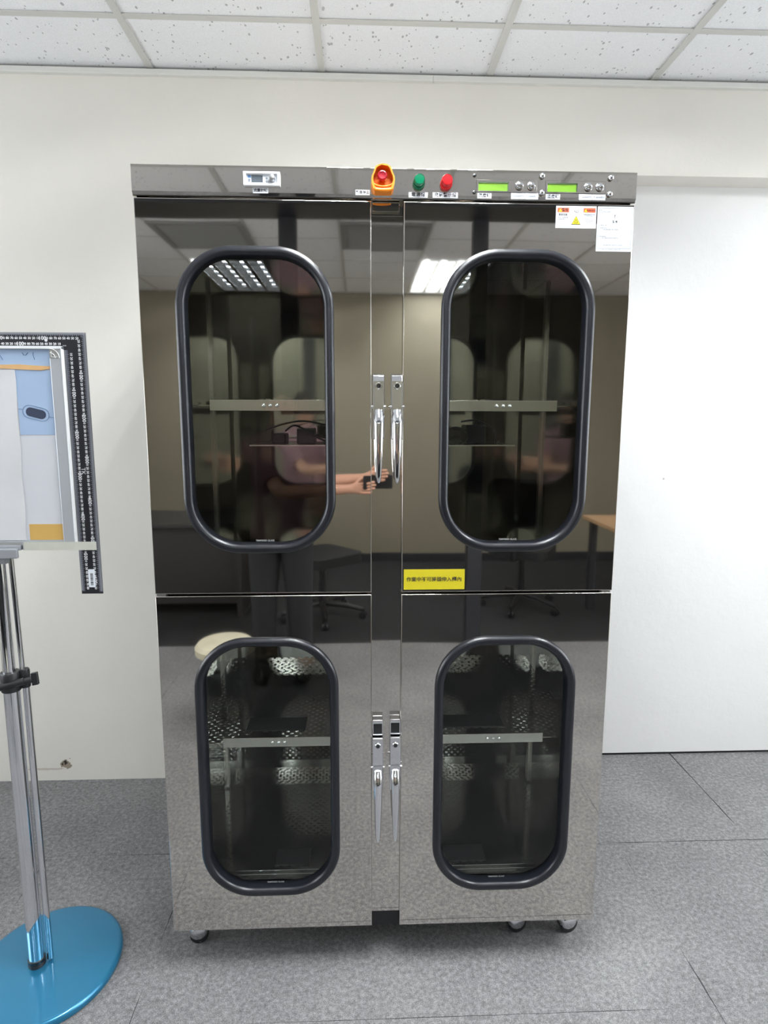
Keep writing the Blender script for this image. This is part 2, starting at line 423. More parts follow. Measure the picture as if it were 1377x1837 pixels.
def window(name, x, sx):  # made-up side windows, unseen, glowing panes that go with the fill lights
    w = MB(); ya, yb, za, zb = -1.95, .25, .85, 2.35
    for a in (ya, (ya + yb) / 2 - .025, yb - .05): w.box(x - .02, x + .03, a, a + .05, za, zb)
    w.box(x - .02, x + .03, ya, yb, za, za + .05); w.box(x - .02, x + .03, ya, yb, zb - .05, zb)
    o = struct(w.obj(name, PANELW), 'added white framed window with a glowing pane, unseen fill light in the side wall')
    pm = bpy.data.materials.get('glowing_fill_pane') or mat('glowing_fill_pane', (.8, .85, .9), .2, emit=(.8, .9, 1), es=2.0)
    MB().box(x + .01 * sx, x + .014 * sx, ya, yb, za, zb).obj('pane', pm, o)
window('fill_window_1', XR, -1); window('fill_window_2', XL, 1)

# ceiling with openings where the lamps sit
T = .61; GX = [-.814 + T * i for i in range(-5, 8)]; GY = [YB - .289 - T * j for j in range(0, 10)]
LAMPS = [(-.204, GY[1], 'f'), (1.626, GY[1], 'f'), (-1.424, GY[7], 'r'), (.406, GY[7], 'r')]    # left x, near y of each .61 x 1.22 lamp
cm = MB()
xs = sorted(set([XL] + [g for g in GX if XL < g < XR] + [XR])); ys = sorted(set([YF, 1.1] + GY))
def in_lamp(cx, cy):
    return any(lx < cx < lx + T and ly - 2 * T < cy < ly for lx, ly, _ in LAMPS)
for i in range(len(xs) - 1):
    for j in range(len(ys) - 1):
        if in_lamp((xs[i] + xs[i+1]) / 2, (ys[j] + ys[j+1]) / 2): continue
        cm.box(xs[i] + .001, xs[i+1] - .001, ys[j] + .001, ys[j+1] - .001, HC + .004, HC + .02)
struct(cm.obj('ceiling', TILE), 'white fissured ceiling tiles')
struct(MB().box(XL, XR, YF, 1.1, HC + .22, HC + .25).obj('trim_4', DARKPL), 'slab above the tiles')
gm = MB()
for g in GX:
    if XL < g < XR: gm.box(g - .012, g + .012, YF, YB, HC - .001, HC + .0035)
for g in GY: gm.box(XL, XR, g - .012, g + .012, HC - .0005, HC + .0035)
struct(gm.obj('trim_5', TBAR, bevel=.0008), 'painted T-bar ceiling grid')

# ------------------------------------------------------------------ ceiling lamps
def make_lamp(tube_mat, label, group):
    r = empty('ceiling_lamp', (0, 0, HC), label, 'ceiling lamp', group)
    w, l = T - .03, 2 * T - .03
    h = MB()
    h.box(-w/2, w/2, -l/2, l/2, .11, .115); h.box(-w/2, -w/2 + .006, -l/2, l/2, .002, .11); h.box(w/2 - .006, w/2, -l/2, l/2, .002, .11)
    h.box(-w/2, w/2, -l/2, -l/2 + .006, .002, .11); h.box(-w/2, w/2, l/2 - .006, l/2, .002, .11)
    h.obj('housing', LAMPWHITE, r)
    for k in range(4):
        cx = -w/2 + w * (k + .5) / 4
        MB().sweep([(cx, -l/2 + .03, .052), (cx, l/2 - .03, .052)], .013, 10).obj('tube', tube_mat, r, smooth=40)
    lv = MB()
    for k in range(5):
        cx = -w/2 + w * k / 4; lv.box(cx - .012, cx + .012, -l/2, l/2, .003, .022)
    for k in range(8):
        cy = -l/2 + l * k / 7; lv.box(-w/2, w/2, cy - .005, cy + .005, .004, .024)
    lv.obj('louver', LOUVER, r)
    return r
lf = make_lamp(TUBE_F, 'recessed four-tube ceiling lamp right above the photographer', 'lamps over the cabinet')
lf.location = (LAMPS[0][0] + T/2, LAMPS[0][1] - T, HC)
l2 = copy_tree(lf); l2.location = (LAMPS[1][0] + T/2, LAMPS[1][1] - T, HC); l2['label'] = 'recessed four-tube ceiling lamp over the floor to the right of the cabinet'
lr = make_lamp(TUBE_R, 'recessed louvred lamp mirrored in the upper left window', 'lamps at the back of the room')
lr.location = (LAMPS[2][0] + T/2, LAMPS[2][1] - T, HC)
l4 = copy_tree(lr); l4.location = (LAMPS[3][0] + T/2, LAMPS[3][1] - T, HC); l4['label'] = 'recessed louvred lamp mirrored in the upper right window'

# ------------------------------------------------------------------ the cabinet
CS = .94                                                # built at 1.23 m wide, real width 1.16 m
CAB = empty('dry_cabinet', (-.0042, .233, 0), 'tall mirror-polished steel dry cabinet with four windowed doors', 'cabinet')
CAB.scale = (CS, CS, CS)
CAB_INV = Vector((0, .35, -.0903 / CS))
def inside(p): return Vector((CS * p[0] - .0042, CS * p[1] - .096, CS * p[2] + .0903))
def part(mb, name, m, parent=CAB, smooth=0, bevel=0, label=None, **k):
    """part given in world coordinates; cabinet root sits at (0,.35,0)"""
    par_off = CAB_INV if parent is CAB else None
    o = mb.obj(name, m, None, smooth, bevel, **k)
    o.parent = parent
    if parent is CAB: o.location = Vector(o.location) - CAB_INV
    if label: o['label'] = label
    return o
XC = .615; YD = .030; YK = .80; ZB = .062; ZT = 2.108; ZH = 2.037
part(MB().box(-XC, -XC + .028, YD, YK, ZB, ZT - .002), 'side_panel', STEEL_IN)
part(MB().box(XC - .028, XC, YD, YK, ZB, ZT - .002), 'side_panel', STEEL_IN)
part(MB().box(-XC + .028, XC - .028, YK - .02, YK, ZB, ZT - .002), 'back_panel', STEEL_IN)
part(MB().box(-XC, XC, YD, YK, ZT - .002, ZT), 'top_panel', STEEL)
part(MB().box(-XC + .028, XC - .028, YD, YK - .02, ZB, ZB + .03), 'bottom_panel', STEEL_IN)
part(MB().box(-XC + .028, XC - .028, YD + .012, YK - .02, 1.03, 1.06), 'middle_deck', STEEL_IN)
part(MB().box(-XC + .028, XC - .028, YD + .012, YK - .02, 2.0, 2.03), 'inner_ceiling', STEEL_IN)
# front frame around the door openings
ff = MB()
ff.box(-XC, -XC + .05, YD, YD + .012, ZB, ZH); ff.box(XC - .05, XC, YD, YD + .012, ZB, ZH)
ff.box(-XC + .05, XC - .05, YD, YD + .012, ZB, .12); ff.box(-XC + .05, XC - .05, YD, YD + .012, 1.015, 1.075); ff.box(-XC + .05, XC - .05, YD, YD + .012, 1.985, ZH)
part(ff, 'front_frame', STEEL_IN)
# centre post, stepped just under the header
part(MB().box(-.052, .052, YD - .004, YD + .05, ZB, 2.006), 'center_post', STEEL, bevel=.001)
part(MB().box(-.0375, .030, YD - .012, YD, 2.014, 2.036), 'post_cap', STEEL, bevel=.001)
bf = MB(); bf.plate_xz(rect(-.59, .59, -.028, ZB - .001), [], .075, .10)  # black strip added only to darken the gap under the cabinet
part(bf, 'added_shade_rail', BLACKPL)
# header with a folded lower lip
hd = MB(); b = .0016
prof = [(YD + .01, ZT), (b, ZT), (b * .3, ZT - b * .3), (0, ZT - b), (0, ZH + .010), (.004, ZH + .0035), (.004, ZH + .001), (.006, ZH), (YD + .01, ZH)]
n = len(prof)
hd.add([(x, y, z) for x in (-XC - .001, XC + .001) for y, z in prof],
       [(i, i + n, (i + 1) % n + n, (i + 1) % n) for i in range(n)] + [tuple(range(n)), tuple(range(2*n - 1, n - 1, -1))])
part(hd, 'header_panel', STEEL)

def door_mb(x0, x1, z0, z1, hole):
    m = MB(); b = .0022
    steps = [(b, 0.0), (b * .62, b * .12), (b * .3, b * .38), (b * .08, b * .7), (0, b)]
    outer = lambda i: rect(x0 + i, x1 - i, z0 + i, z1 - i)
    m.plate_xz(outer(b), [hole], 0.0, .0015)
    # drop nothing; rounded rim rings
    rings = []
    for ins, y in steps: rings.append([(px, y, pz) for px, pz in outer(ins)])
    rings.append([(px, .026, pz) for px, pz in outer(0)])
    vs = [p for r in rings for p in r]; fs = []
    for i in range(len(rings) - 1):
        for k in range(4):
            l = (k + 1) % 4; fs.append((i*4 + k, (i+1)*4 + k, (i+1)*4 + l, i*4 + l))
    m.add(vs, fs)
    m.plate_xz(outer(.0001), [hole], .0245, .026)
    # liner of the window opening
    k = len(hole); vs = [(px, .0005, pz) for px, pz in hole] + [(px, .0255, pz) for px, pz in hole]
    m.add(vs, [(i, (i + 1) % k, (i + 1) % k + k, i + k) for i in range(k)])
    return m
def gasket_mb(x0, x1, z0, z1, r):
    w = .0125
    path = rrect(x0 + w, x1 - w, z0 + w, z1 - w, r - w, 14); N = len(path); sec = []
    K = 14
    for i in range(K + 1):
        a = PI * i / K; sec.append((math.cos(a) * w * (1 if True else 0), -math.sin(a) ** .8 * .0135))
    sec = [(w, .004)] + sec + [(-w, .004), (-w - .001, .022), (w + .001, .022)]
    vs = []; fs = []; M = len(sec)
    for i, (px, pz) in enumerate(path):
        a, c = path[i - 1], path[(i + 1) % N]; tx, tz = c[0] - a[0], c[1] - a[1]; L = math.hypot(tx, tz); nx, nz = tz / L, -tx / L
        for o, y in sec: vs.append((px + nx * o, y, pz + nz * o))
    for i in range(N):
        j = (i + 1) % N
        for k in range(M):
            l = (k + 1) % M; fs.append((i*M + k, j*M + k, j*M + l, i*M + l))
    return MB().add(vs, fs)
WR = .145
DOORS = [  # x0,x1,z0,z1, window x0,x1,z0,z1
    (-.614, -.0405, 1.0445, 2.0325, -.526, -.134, 1.155, 1.924),
    (.0395, .6145, 1.0445, 2.0325, .135, .527, 1.155, 1.924),
    (-.614, -.0405, .0375, 1.0385, -.522, -.131, .149, .922),
    (.0395, .6145, .0365, 1.0385, .133, .526, .148, .919)]
dlabels = ['upper left door', 'upper right door', 'lower left door', 'lower right door']
for di, (x0, x1, z0, z1, a, b_, c, d) in enumerate(DOORS):
    hole = rrect(a + .0125, b_ - .0125, c + .0125, d - .0125, WR - .0125, 10)
    dr = part(door_mb(x0, x1, z0, z1, hole), 'door', STEEL, smooth=30, label='mirror-polished ' + dlabels[di])
    g = gasket_mb(a, b_, c, d, WR).obj('window_gasket', RUBBER, dr, smooth=50)
    # joint in the rubber at the bottom
    pane = MB().plate_xz(rrect(a + .016, b_ - .016, c + .016, d - .016, WR - .016, 10), [], .0105, .0155).obj('glass_pane', GLASS, dr)
    cx = (a + b_) / 2 + (.008 if x0 < 0 else -.006)
    text_mb('TEMPERED GLASS', .0062, cx, c + .031, .0100, bold=.02).obj('glass_marking', DIMINK, dr)
# hinge plugs at the outer ends of the middle joint
for sx in (-1, 1): part(MB().box(sx * .600 - .012, sx * .600 + .012, .006, .024, 1.0388, 1.0442), 'hinge', BRUSHED)

# handles: compression latch on the centre post (upper pair and lower pair)
def handle(cx, ztop, with_keeper):
    """local frame: x centred, front towards -y, z=0 at the top of the latch body"""
    body = MB(); y0 = YD - .004; yf = -.014
    body.box(-.0150, .0150, yf + .012, y0, -.165, -.002)
    if not with_keeper:
        body.add([(-.0145, y0, .002), (.0145, y0, .002), (.0135, yf + .004, -.004), (-.0135, yf + .004, -.004), (-.0140, yf, -.018), (.0140, yf, -.018), (.0140, yf, -.085), (-.0140, yf, -.085), (-.0140, y0, -.085), (.0140, y0, -.085)],
                 [(0, 1, 2, 3), (3, 2, 5, 4), (4, 5, 6, 7), (7, 6, 9, 8), (0, 3, 4, 7, 8), (1, 9, 6, 5, 2)])
    else:
        body.box(-.0145, .0145, yf, y0, -.088, -.001)
    h = part(body.obj('handle', CHROME, None, 0, .0018, 2) and MB().box(0, 0, 0, 0, 0, 0), 'tmp', None) if False else None
    o = body.obj('handle', CHROME, CAB, bevel=.0018); o.location = Vector((cx, 0, ztop)) - CAB_INV
    o['label'] = 'chrome lever latch'
    # lock barrel
    lk = MB(); lk.lathe((0, yf, -.030 if not with_keeper else -.022), (0, -1, 0), [(.0085, -.004), (.0085, .0025), (.0075, .0038), (.0056, .0038), (.0052, .0015)], 24)
    l = lk.obj('lock', CHROME, o, smooth=35)
    MB().lathe((0, yf - .0014, -.030 if not with_keeper else -.022), (0, -1, 0), [(.0054, 0), (.0054, .0009), (.0046, .0011)], 20).obj('lock_face', bpy.data.materials.get('lock_dark') or mat('lock_dark', (.10, .10, .10), .25, 1.0), l)
    MB().box(-.0009, .0009, yf - .0030, yf - .0020, (-.030 if not with_keeper else -.022) - .0036, (-.030 if not with_keeper else -.022) + .0036).obj('keyhole', DARKPL, o)
    # hinge pin
    zp = -.082 if not with_keeper else -.088
    MB().sweep([(-.0185, yf + .004, zp), (.0185, yf + .004, zp)], .0030, 10).obj('hinge_pin', CHROME, o, smooth=40)
    # lever: hinge block, dome, then a long tail tapering to a round tip
    lv = MB(); L = -.276 if not with_keeper else -.308
    lv.box(-.0118, .0118, yf - .004, yf + .010, zp - .014, zp + .006)
    pts = [(0, yf - .001, zp - .010), (0, yf - .006, zp - .022), (0, yf - .013, zp - .032), (0, yf - .016, zp - .046), (0, yf - .016, zp - .090), (0, yf - .014, zp - .140), (0, yf - .012, L + .020), (0, yf - .011, L + .006), (0, yf - .011, L)]
    rad = [.0112, .0125, .0130, .0118, .0108, .0092, .0068, .0055, .0022]
    lv.sweep(pts, rad, 20, flat=.8)
    lv.obj('lever', CHROME, o, smooth=50)
    if with_keeper:
        k = MB(); k.box(-.0145, .0145, .000, y0, .002, .046); k.obj('keeper', CHROME, o, bevel=.0015)
        MB().box(-.0120, .0120, -.0006, .004, .007, .036).obj('keeper_recess', DARKPL, o)
    return o
handle(-.0225, 1.618, False); handle(.0245, 1.618, False)
handle(-.0240, .632, True); handle(.0245, .634, True)

# casters
def caster(cx, cy, ang=.25):
    """cx, cy: where the wheel stands on the floor"""
    o = MB(); top = (ZB * CS + .0903)
    o.box(-.032, .032, -.028, .036, top - .003, top + .001); o.lathe((0, 0, .058), (0, 0, 1), [(.012, 0), (.012, .03), (.022, .045), (.022, top - .061)], 20)
    c = o.obj('caster', CHROME, CAB, smooth=40); c.scale = (1/CS,) * 3
    c.location = ((cx + .0042) / CS, (cy - .233) / CS, 0)
    ax = Vector((ang, -1, 0))
    MB().lathe((0, 0, .037), ax, [(.004, .026), (.016, .025), (.023, .020), (.0265, .014), (.0275, .011), (.0255, .010), (.0255, -.010), (.0275, -.012), (.02, -.020), (.004, -.022)], 28).obj('hood', CHROME, c, smooth=50)
    MB().lathe((.002, -.001, .027), ax, [(.017, .019), (.0255, .016), (.027, .011), (.027, -.012), (.02, -.019)], 28).obj('wheel', BLACKPL, c, smooth=50)
for cx, cy in ((-.545, .012), (.386, .016), (.538, .010), (-.50, .56), (.50, .56)): caster(cx, cy)

# header fittings -----------------------------------------------------------
def label_strip(name, x0, x1, z0, z1, txt, size, m=INK, y=-.0006, spacing=1.0, sx=1.0, bold=.02):
    o = part(MB().box(x0, x1, y, .0002, z0, z1), name, WHITEST)
    text_mb(txt, size, (x0 + x1) / 2, (z0 + z1) / 2, y - .0003, sx=sx, bold=bold, spacing=spacing).obj('lettering', m, o).location = (0, 0, 0)
    return o
CAPO = None
def fix(o): return o
label_strip('name_label', -.327, -.290, 2.0455, 2.0580, '流量計錶', .0085)
label_strip('name_label', -.079, -.044, 2.0450, 2.0570, '緊急停止', .0082)
label_strip('name_label', .051, .098, 2.0415, 2.0535, '電源燈', .0105, spacing=1.25)
label_strip('name_label', .110, .172, 2.0415, 2.0540, '充氣警示燈', .0108, spacing=1.05)
label_strip('name_label', .220, .255, 2.0420, 2.0540, '濕度錶', .0100)
label_strip('name_label', .390, .4255, 2.0420, 2.0540, '溫度錶', .0100)
label_strip('name_label', .3035, .3370, 2.0415, 2.0555, 'H-speed(+)', .0064, INKGREY)
label_strip('name_label', .3378, .3710, 2.0415, 2.0555, 'H-speed(-)', .0064, INKGREY)
label_strip('name_label', .4725, .5055, 2.0420, 2.0550, 'T-speed(+)', .0064, INKGREY)
label_strip('name_label', .5063, .5390, 2.0420, 2.0550, 'T-speed(-)', .0064, INKGREY)

# flow meter
fm = MB(); fx0, fx1, fz0, fz1 = -.348, -.260, 2.060, 2.092
fm.plate_xz(rect(fx0, fx1, fz0, fz1), [rect(fx0 + .007, fx1 - .007, fz0 + .0065, fz1 - .0055)], -.010, .0)
fmo = part(fm, 'flow_meter', PANELW, bevel=.0012, label='white framed flow meter with a round knob')
MB().box(fx0 + .006, fx1 - .006, -.0040, -.0005, fz0 + .006, fz1 - .005).obj('face_plate', WHITEST, fmo)
MB().box(fx0 + .019, fx0 + .046, -.0048, -.0035, fz0 + .0085, fz1 - .0075).obj('display', GREYDISP, fmo)
MB().box(fx0 + .0105, fx0 + .0175, -.0046, -.0035, fz0 + .019, fz1 - .0075).obj('blue_mark', BLUEPRINT, fmo)
fb = MB()
fb.box(fx0 + .011, fx0 + .016, -.0046, -.0035, fz0 + .0095, fz0 + .0165); fb.box(fx0 + .048, fx0 + .0505, -.0046, -.0035, fz0 + .010, fz1 - .009)
fb = MB().box(fx0 + .011, fx0 + .016, -.0046, -.0035, fz0 + .0095, fz0 + .0165); fb.obj('printed_mark', INKGREY, fmo)
for k in range(2): MB().lathe((fx0 + .0555, -.0038, fz0 + .0105 + k * .0075), (0, -1, 0), [(.0026, 0), (.0026, .0014)], 14).obj('key', INKGREY, fmo)
MB().lathe((fx0 + .0685, -.004, fz0 + .0165), (0, -1, 0), [(.0080, 0), (.0080, .006), (.0068, .013), (.0050, .0142)], 28).obj('knob', BRUSHED, fmo, smooth=40)

# emergency stop with orange guard
def loop_guard(s, zc=2.0755, xc=-.0125):
    P = [(0, 1.0), (.36, .95), (.64, .80), (.74, .60), (.80, .42), (.95, .15), (1.0, -.12), (.97, -.40), (.86, -.70), (.72, -1.0), (-.72, -1.0), (-.86, -.70), (-.97, -.40), (-1.0, -.12), (-.95, .15), (-.80, .42), (-.74, .60), (-.64, .80), (-.36, .95)]
    return [(xc + x * .0283 * s[0], zc + z * .0312 * s[1]) for x, z in P][::-1][::-1]
go = loop_guard((1, 1)); go = go[::-1]; gi = loop_guard((.84, .86), 2.0765)[::-1]
eg = MB().plate_xz(go, [gi], -.030, 0)
es = part(eg, 'emergency_stop', ORANGE, smooth=40, bevel=.0016, label='orange guard with a red push button inside')
gb = MB().plate_xz(loop_guard((.86, .88))[::-1], [], -.006, -.0005); gb.obj('guard_base', ORANGE, es)
bar = MB().sweep([(-.0125 + .0245 * math.cos(a), -.026, 2.0665 + .010 * math.sin(a)) for a in [PI + PI * k / 14 for k in range(15)]], .0022, 10)
bar.obj('guard_bar', ORANGE, es, smooth=50)
lip = MB().sweep([(-.0125 + .021 * math.cos(a), -.030, 2.050 + .003 * math.sin(a)) for a in [PI + PI * k / 10 for k in range(11)]], .0045, 10)
lip.obj('guard_lip', ORANGE, es, smooth=50)
MB().lathe((-.0145, -.004, 2.080), (0, -1, 0), [(.0075, 0), (.0075, .016), (.0112, .017), (.0118, .022), (.0108, .0275), (.0085, .0285), (.0083, .0270), (.001, .0265)], 32).obj('push_button', REDBTN, es, smooth=40)

# indicator lamps
for cx, cz, m, nm in ((.0755, 2.0755, GREENL, 'green'), (.1425, 2.0755, REDL, 'red')):
    o = part(MB().lathe((cx, .0, cz - .002), (0, -1, 0), [(.0150, 0), (.0150, .007), (.0138, .010)], 32), 'indicator_lamp', m, smooth=40, label='round %s indicator lamp' % nm)
    MB().lathe((cx, -.010, cz), (0, -1, 0), [(.0138, 0), (.0135, .012), (.0115, .0165), (.0112, .0155), (.0108, .0155), (.001, .0162)], 32).obj('lens', m, o, smooth=30)

# two displays
for ox in (0.0, .171):
    x0, x1, z0, z1 = .2175 + ox, .3665 + ox, 2.0565, 2.0845
    o = part(MB().plate_xz(rect(x0, x1, z0, z1), [rect(x0 + .0045, x0 + .079, z0 + .003, z1 - .0048)], -.0012, .0), 'display_unit', STEEL, bevel=.0003, label='control plate with green screen and two push buttons')
    MB().plate_xz(rect(x0 - .0006, x1 + .0006, z0 - .0006, z1 + .0006), [rect(x0, x1, z0, z1)], -.0004, 0).obj('plate_joint', DARKPL, o)
    MB().box(x0 + .0045, x0 + .079, -.0003, -.0001, z0 + .003, z1 - .0048).obj('lcd_screen', LCD, o)
    sh = MB(); sh.box(x0 + .0045, x0 + .079, -.0016, -.0002, z1 - .0075, z1 - .0048); sh.box(x0 + .0765, x0 + .079, -.0016, -.0002, z0 + .003, z1 - .0048)
    sh.obj('screen_bezel', mat('lcd_bezel', (.03, .06, .02), .5) if 'lcd_bezel' not in bpy.data.materials else bpy.data.materials['lcd_bezel'], o)
    for bx in (.1055, .1345):
        MB().lathe((x0 + bx, -.001, (z0 + z1) / 2 + .0005), (0, -1, 0), [(.0100, 0), (.0100, .002), (.0086, .0028), (.0070, .0028), (.0068, .0075), (.0058, .0100), (.002, .0112)], 28).obj('push_button', CHROME, o, smooth=40)
for i, (sx, sz) in enumerate(((.212, 2.094), (.212, 2.0555), (.3785, 2.0945), (.379, 2.056), (.5495, 2.093), (.5485, 2.0555))):
    if i < 2: part(MB().lathe((sx, 0, sz), (0, -1, 0), [(.0042, -.001), (.0042, .0016), (.0020, .0022)], 14), 'screw', mat('dark_screw', (.08, .08, .08), .3, 1.0), smooth=40)
    else: part(MB().lathe((sx, 0, sz), (0, -1, 0), [(.0068, -.001), (.0066, .0035), (.0058, .0075), (.0035, .0098), (.0008, .0104)], 22), 'screw', CHROME, smooth=50, label='chrome dome nut')

# safety sticker with three fields
ws = part(MB().box(.417, .5185, -.0006, .0001, 1.9755, 2.0275), 'warning_sticker', WHITEST, label='white nitrogen warning sticker')
fr = MB(); Z0, Z1 = 1.979, 2.0235
for xx in (.4195, .4500, .4855, .5160): fr.box(xx - .0002, xx + .0002, -.0010, -.0005, Z0, Z1)
for zz in (Z0, Z1): fr.box(.4195, .5160, -.0010, -.0005, zz - .0002, zz + .0002)
fr.obj('sticker_lines', INKGREY, ws)
MB().box(.4205, .4492, -.0009, -.0005, 2.0125, 2.0225).obj('red_header', REDPRINT, ws); MB().box(.4863, .5152, -.0009, -.0005, 2.0125, 2.0225).obj('red_header', REDPRINT, ws)
def tri(mb, cx, cz, w, y):
    mb.add([(cx - w, y, cz - w * .85), (cx + w, y, cz - w * .85), (cx, y, cz + w * .95)], [(0, 1, 2)])
for q in ((.4275, 2.0172, .0040, -.0012), (.4915, 2.0172, .0040, -.0012), (.4678, 1.9935, .0100, -.0014)):
    yt = MB(); tri(yt, *q); yt.obj('yellow_triangle', YELLOWSIGN, ws)
tb = MB(); tri(tb, .4678, 1.9935, .0118, -.0011); tb.obj('triangle_border', INK, ws)
tx = MB()
text_mb('N2', .0090, .4678, 2.0135, -.0012, tx); text_mb('警告', .0078, .4395, 2.0175, -.0012, tx, bold=.02)
text_mb('窒息危險', .0055, .4345, 2.0065, -.0012, tx, bold=.02)
text_mb('若吸入過量氣體', .0036, .4345, 1.9998, -.0012, tx); text_mb('會導致窒息', .0036, .4318, 1.9958, -.0012, tx)
text_mb('WARNING', .0050, .5045, 2.0172, -.0012, tx, bold=.02)
text_mb('HAZARDOUS', .0046, .5006, 2.0075, -.0012, tx, bold=.02); text_mb('HYPOXIA', .0040, .5006, 2.0035, -.0012, tx)
text_mb('Working may', .0038, .4990, 1.9965, -.0012, tx); text_mb('cause hypoxia', .0038, .5000, 1.9930, -.0012, tx); text_mb('or asphyxia.', .0038, .4985, 1.9893, -.0012, tx)
tx.obj('lettering', INK, ws)
bh = MB()
for k in range(3):
    a0 = PI/2 + k * 2 * PI / 3; cx, cz = .4678 + .0024 * math.cos(a0), 1.9905 + .0024 * math.sin(a0)
    P = []
    for j in range(13):
        a = a0 + math.radians(-135 + 270 * j / 12 ) + 0
        P.append((cx + .0027 * math.cos(a), -.0017, cz + .0027 * math.sin(a)))
    for j in range(12):
        p, q = Vector(P[j]), Vector(P[j+1]); c0 = Vector((cx, -.0017, cz)); w = .62
        bh.add([p, q, c0 + (q - c0) * w, c0 + (p - c0) * w], [(0, 1, 2, 3)])
bh.obj('hazard_symbol', INK, ws)

# nitrogen label with diamond
hs = part(MB().box(.5215, .6115, -.0006, .0001, 1.9215, 2.0275), 'hazard_label', WHITEST, label='white gas hazard label with a red diamond')
hl = MB(); X0, X1, Z0, Z1 = .5245, .6085, 1.9290, 2.0235
for xx in (X0, X1): hl.box(xx - .0003, xx + .0003, -.0010, -.0005, Z0, Z1)
for zz in (Z0, Z1): hl.box(X0, X1, -.0010, -.0005, zz - .0003, zz + .0003)
hl.obj('label_border', INKGREY, hs)
dm = MB(); cx, cz = .5655, 2.0040
for s1, s2 in ((.0080, .0072),):
    o4 = [(cx, cz + s1), (cx + s1, cz), (cx, cz - s1), (cx - s1, cz)]; i4 = [(cx, cz + s2), (cx + s2, cz), (cx, cz - s2), (cx - s2, cz)]
    dm.add([(p[0], -.0011, p[1]) for p in o4 + i4], [(k, (k+1) % 4, (k+1) % 4 + 4, k + 4) for k in range(4)])
dm.obj('diamond', mat('dull_red_print', (.35, .08, .09), .5), hs)
tx = MB()
text_mb('!', .0105, cx, cz, -.0012, tx, bold=.03); text_mb('警 告', .0058, .5660, 1.9915, -.0012, tx, bold=.03)
text_mb('氮氣', .0038, .5285, 2.0185, -.0012, tx); text_mb('N2 (NITROGEN)', .0040, .5395, 2.0145, -.0012, tx)
text_mb('主要成分:氮', .0034, .5365, 1.9830, -.0012, tx); text_mb('危害警告訊息:', .0032, .5370, 1.9765, -.0012, tx)
text_mb('內含加壓氣體;可能引起窒息', .0032, .5555, 1.9730, -.0012, tx); text_mb('危害防範措施:', .0032, .5360, 1.9565, -.0012, tx)
text_mb('置於通風良好處所並遠離熱源', .0032, .5560, 1.9530, -.0012, tx); text_mb('更詳細的資料,請參考安全資料表', .0034, .5640, 1.9360, -.0012, tx)
text_mb('製造者、輸入者或供應者之名稱及地址電話', .0026, .5600, 1.9255, -.0012, tx)
tx.obj('lettering', INK, hs)

ys = part(MB().box(.0455, .2095, -.0006, .0001, 1.0515, 1.1070), 'caution_sticker', YELLOW, label='yellow strip sticker with black characters')
text_mb('作業中不可將頭伸入櫃內', .0136, .1270, 1.0790, -.0012, bold=.012).obj('lettering', INK, ys)

# interior: rails, shelves, floor grate
for sx in (-1, 1):
    for yy in (.12, .62):
        part(MB().box(sx * .585 - .006, sx * .585 + .006, yy - .012, yy + .012, .10, 1.02), 'shelf_rail', STEEL_BR)
        part(MB().box(sx * .585 - .006, sx * .585 + .006, yy - .012, yy + .012, 1.08, 1.98), 'shelf_rail', STEEL_BR)
def shelf(name, z, y0, y1, back=True):
    s = part(MB().box(-.57, .57, y0, y1, z - .0015, z), name, PERF)
    MB().box(-.463, .457, y0 - .002, y0, z - .014, z + .014).obj('front_lip', STEEL_BR, s, bevel=.0006)
    if back: MB().box(-.57, .57, y1 - .002, y1, z - .0, z + .034).obj('back_lip', PERF, s)
    for cx in (-.305, .311):
        for k in (-1, 0, 1):
            MB().lathe((cx + k * .0175, y0 - .002, z - .0005), (0, -1, 0), [(.0052, 0), (.0050, .003), (.003, .005), (.0008, .0056)], 16).obj('screw', CHROME, s, smooth=50)
    return s
shelf('shelf', 1.540, .052, .60)
s2 = shelf('shelf', .591, .052, .60)
for x0, x1 in ((-.41, -.235), (.175, .36)): MB().box(x0, x1, .115, .19, .5912, .5945).obj('pad', DARKPL, s2)
s3 = part(MB().box(-.57, .57, .155, .68, .0985, .100), 'floor_grate', PERF)
MB().box(-.57, .57, .678, .680, .100, .135).obj('back_lip', PERF, s3)
MB().box(-.57, .57, .150, .155, .088, .104).obj('front_lip', STEEL_IN, s3, bevel=.0008)
for zz, yy in ((.1055, .150), (.0985, .142)): MB().sweep([(-.57, yy, zz), (.57, yy, zz)], .0016, 8).obj('trim_bar', CHROME, s3, smooth=60)
for x0, x1 in ((-.345, -.236), (.20, .33)): MB().box(x0, x1, .175, .25, .1005, .104).obj('pad', DARKPL, s3)
tr = part(MB().box(-.40, .40, .26, .56, 1.424, 1.428), 'cable_tray', STEEL_BR)

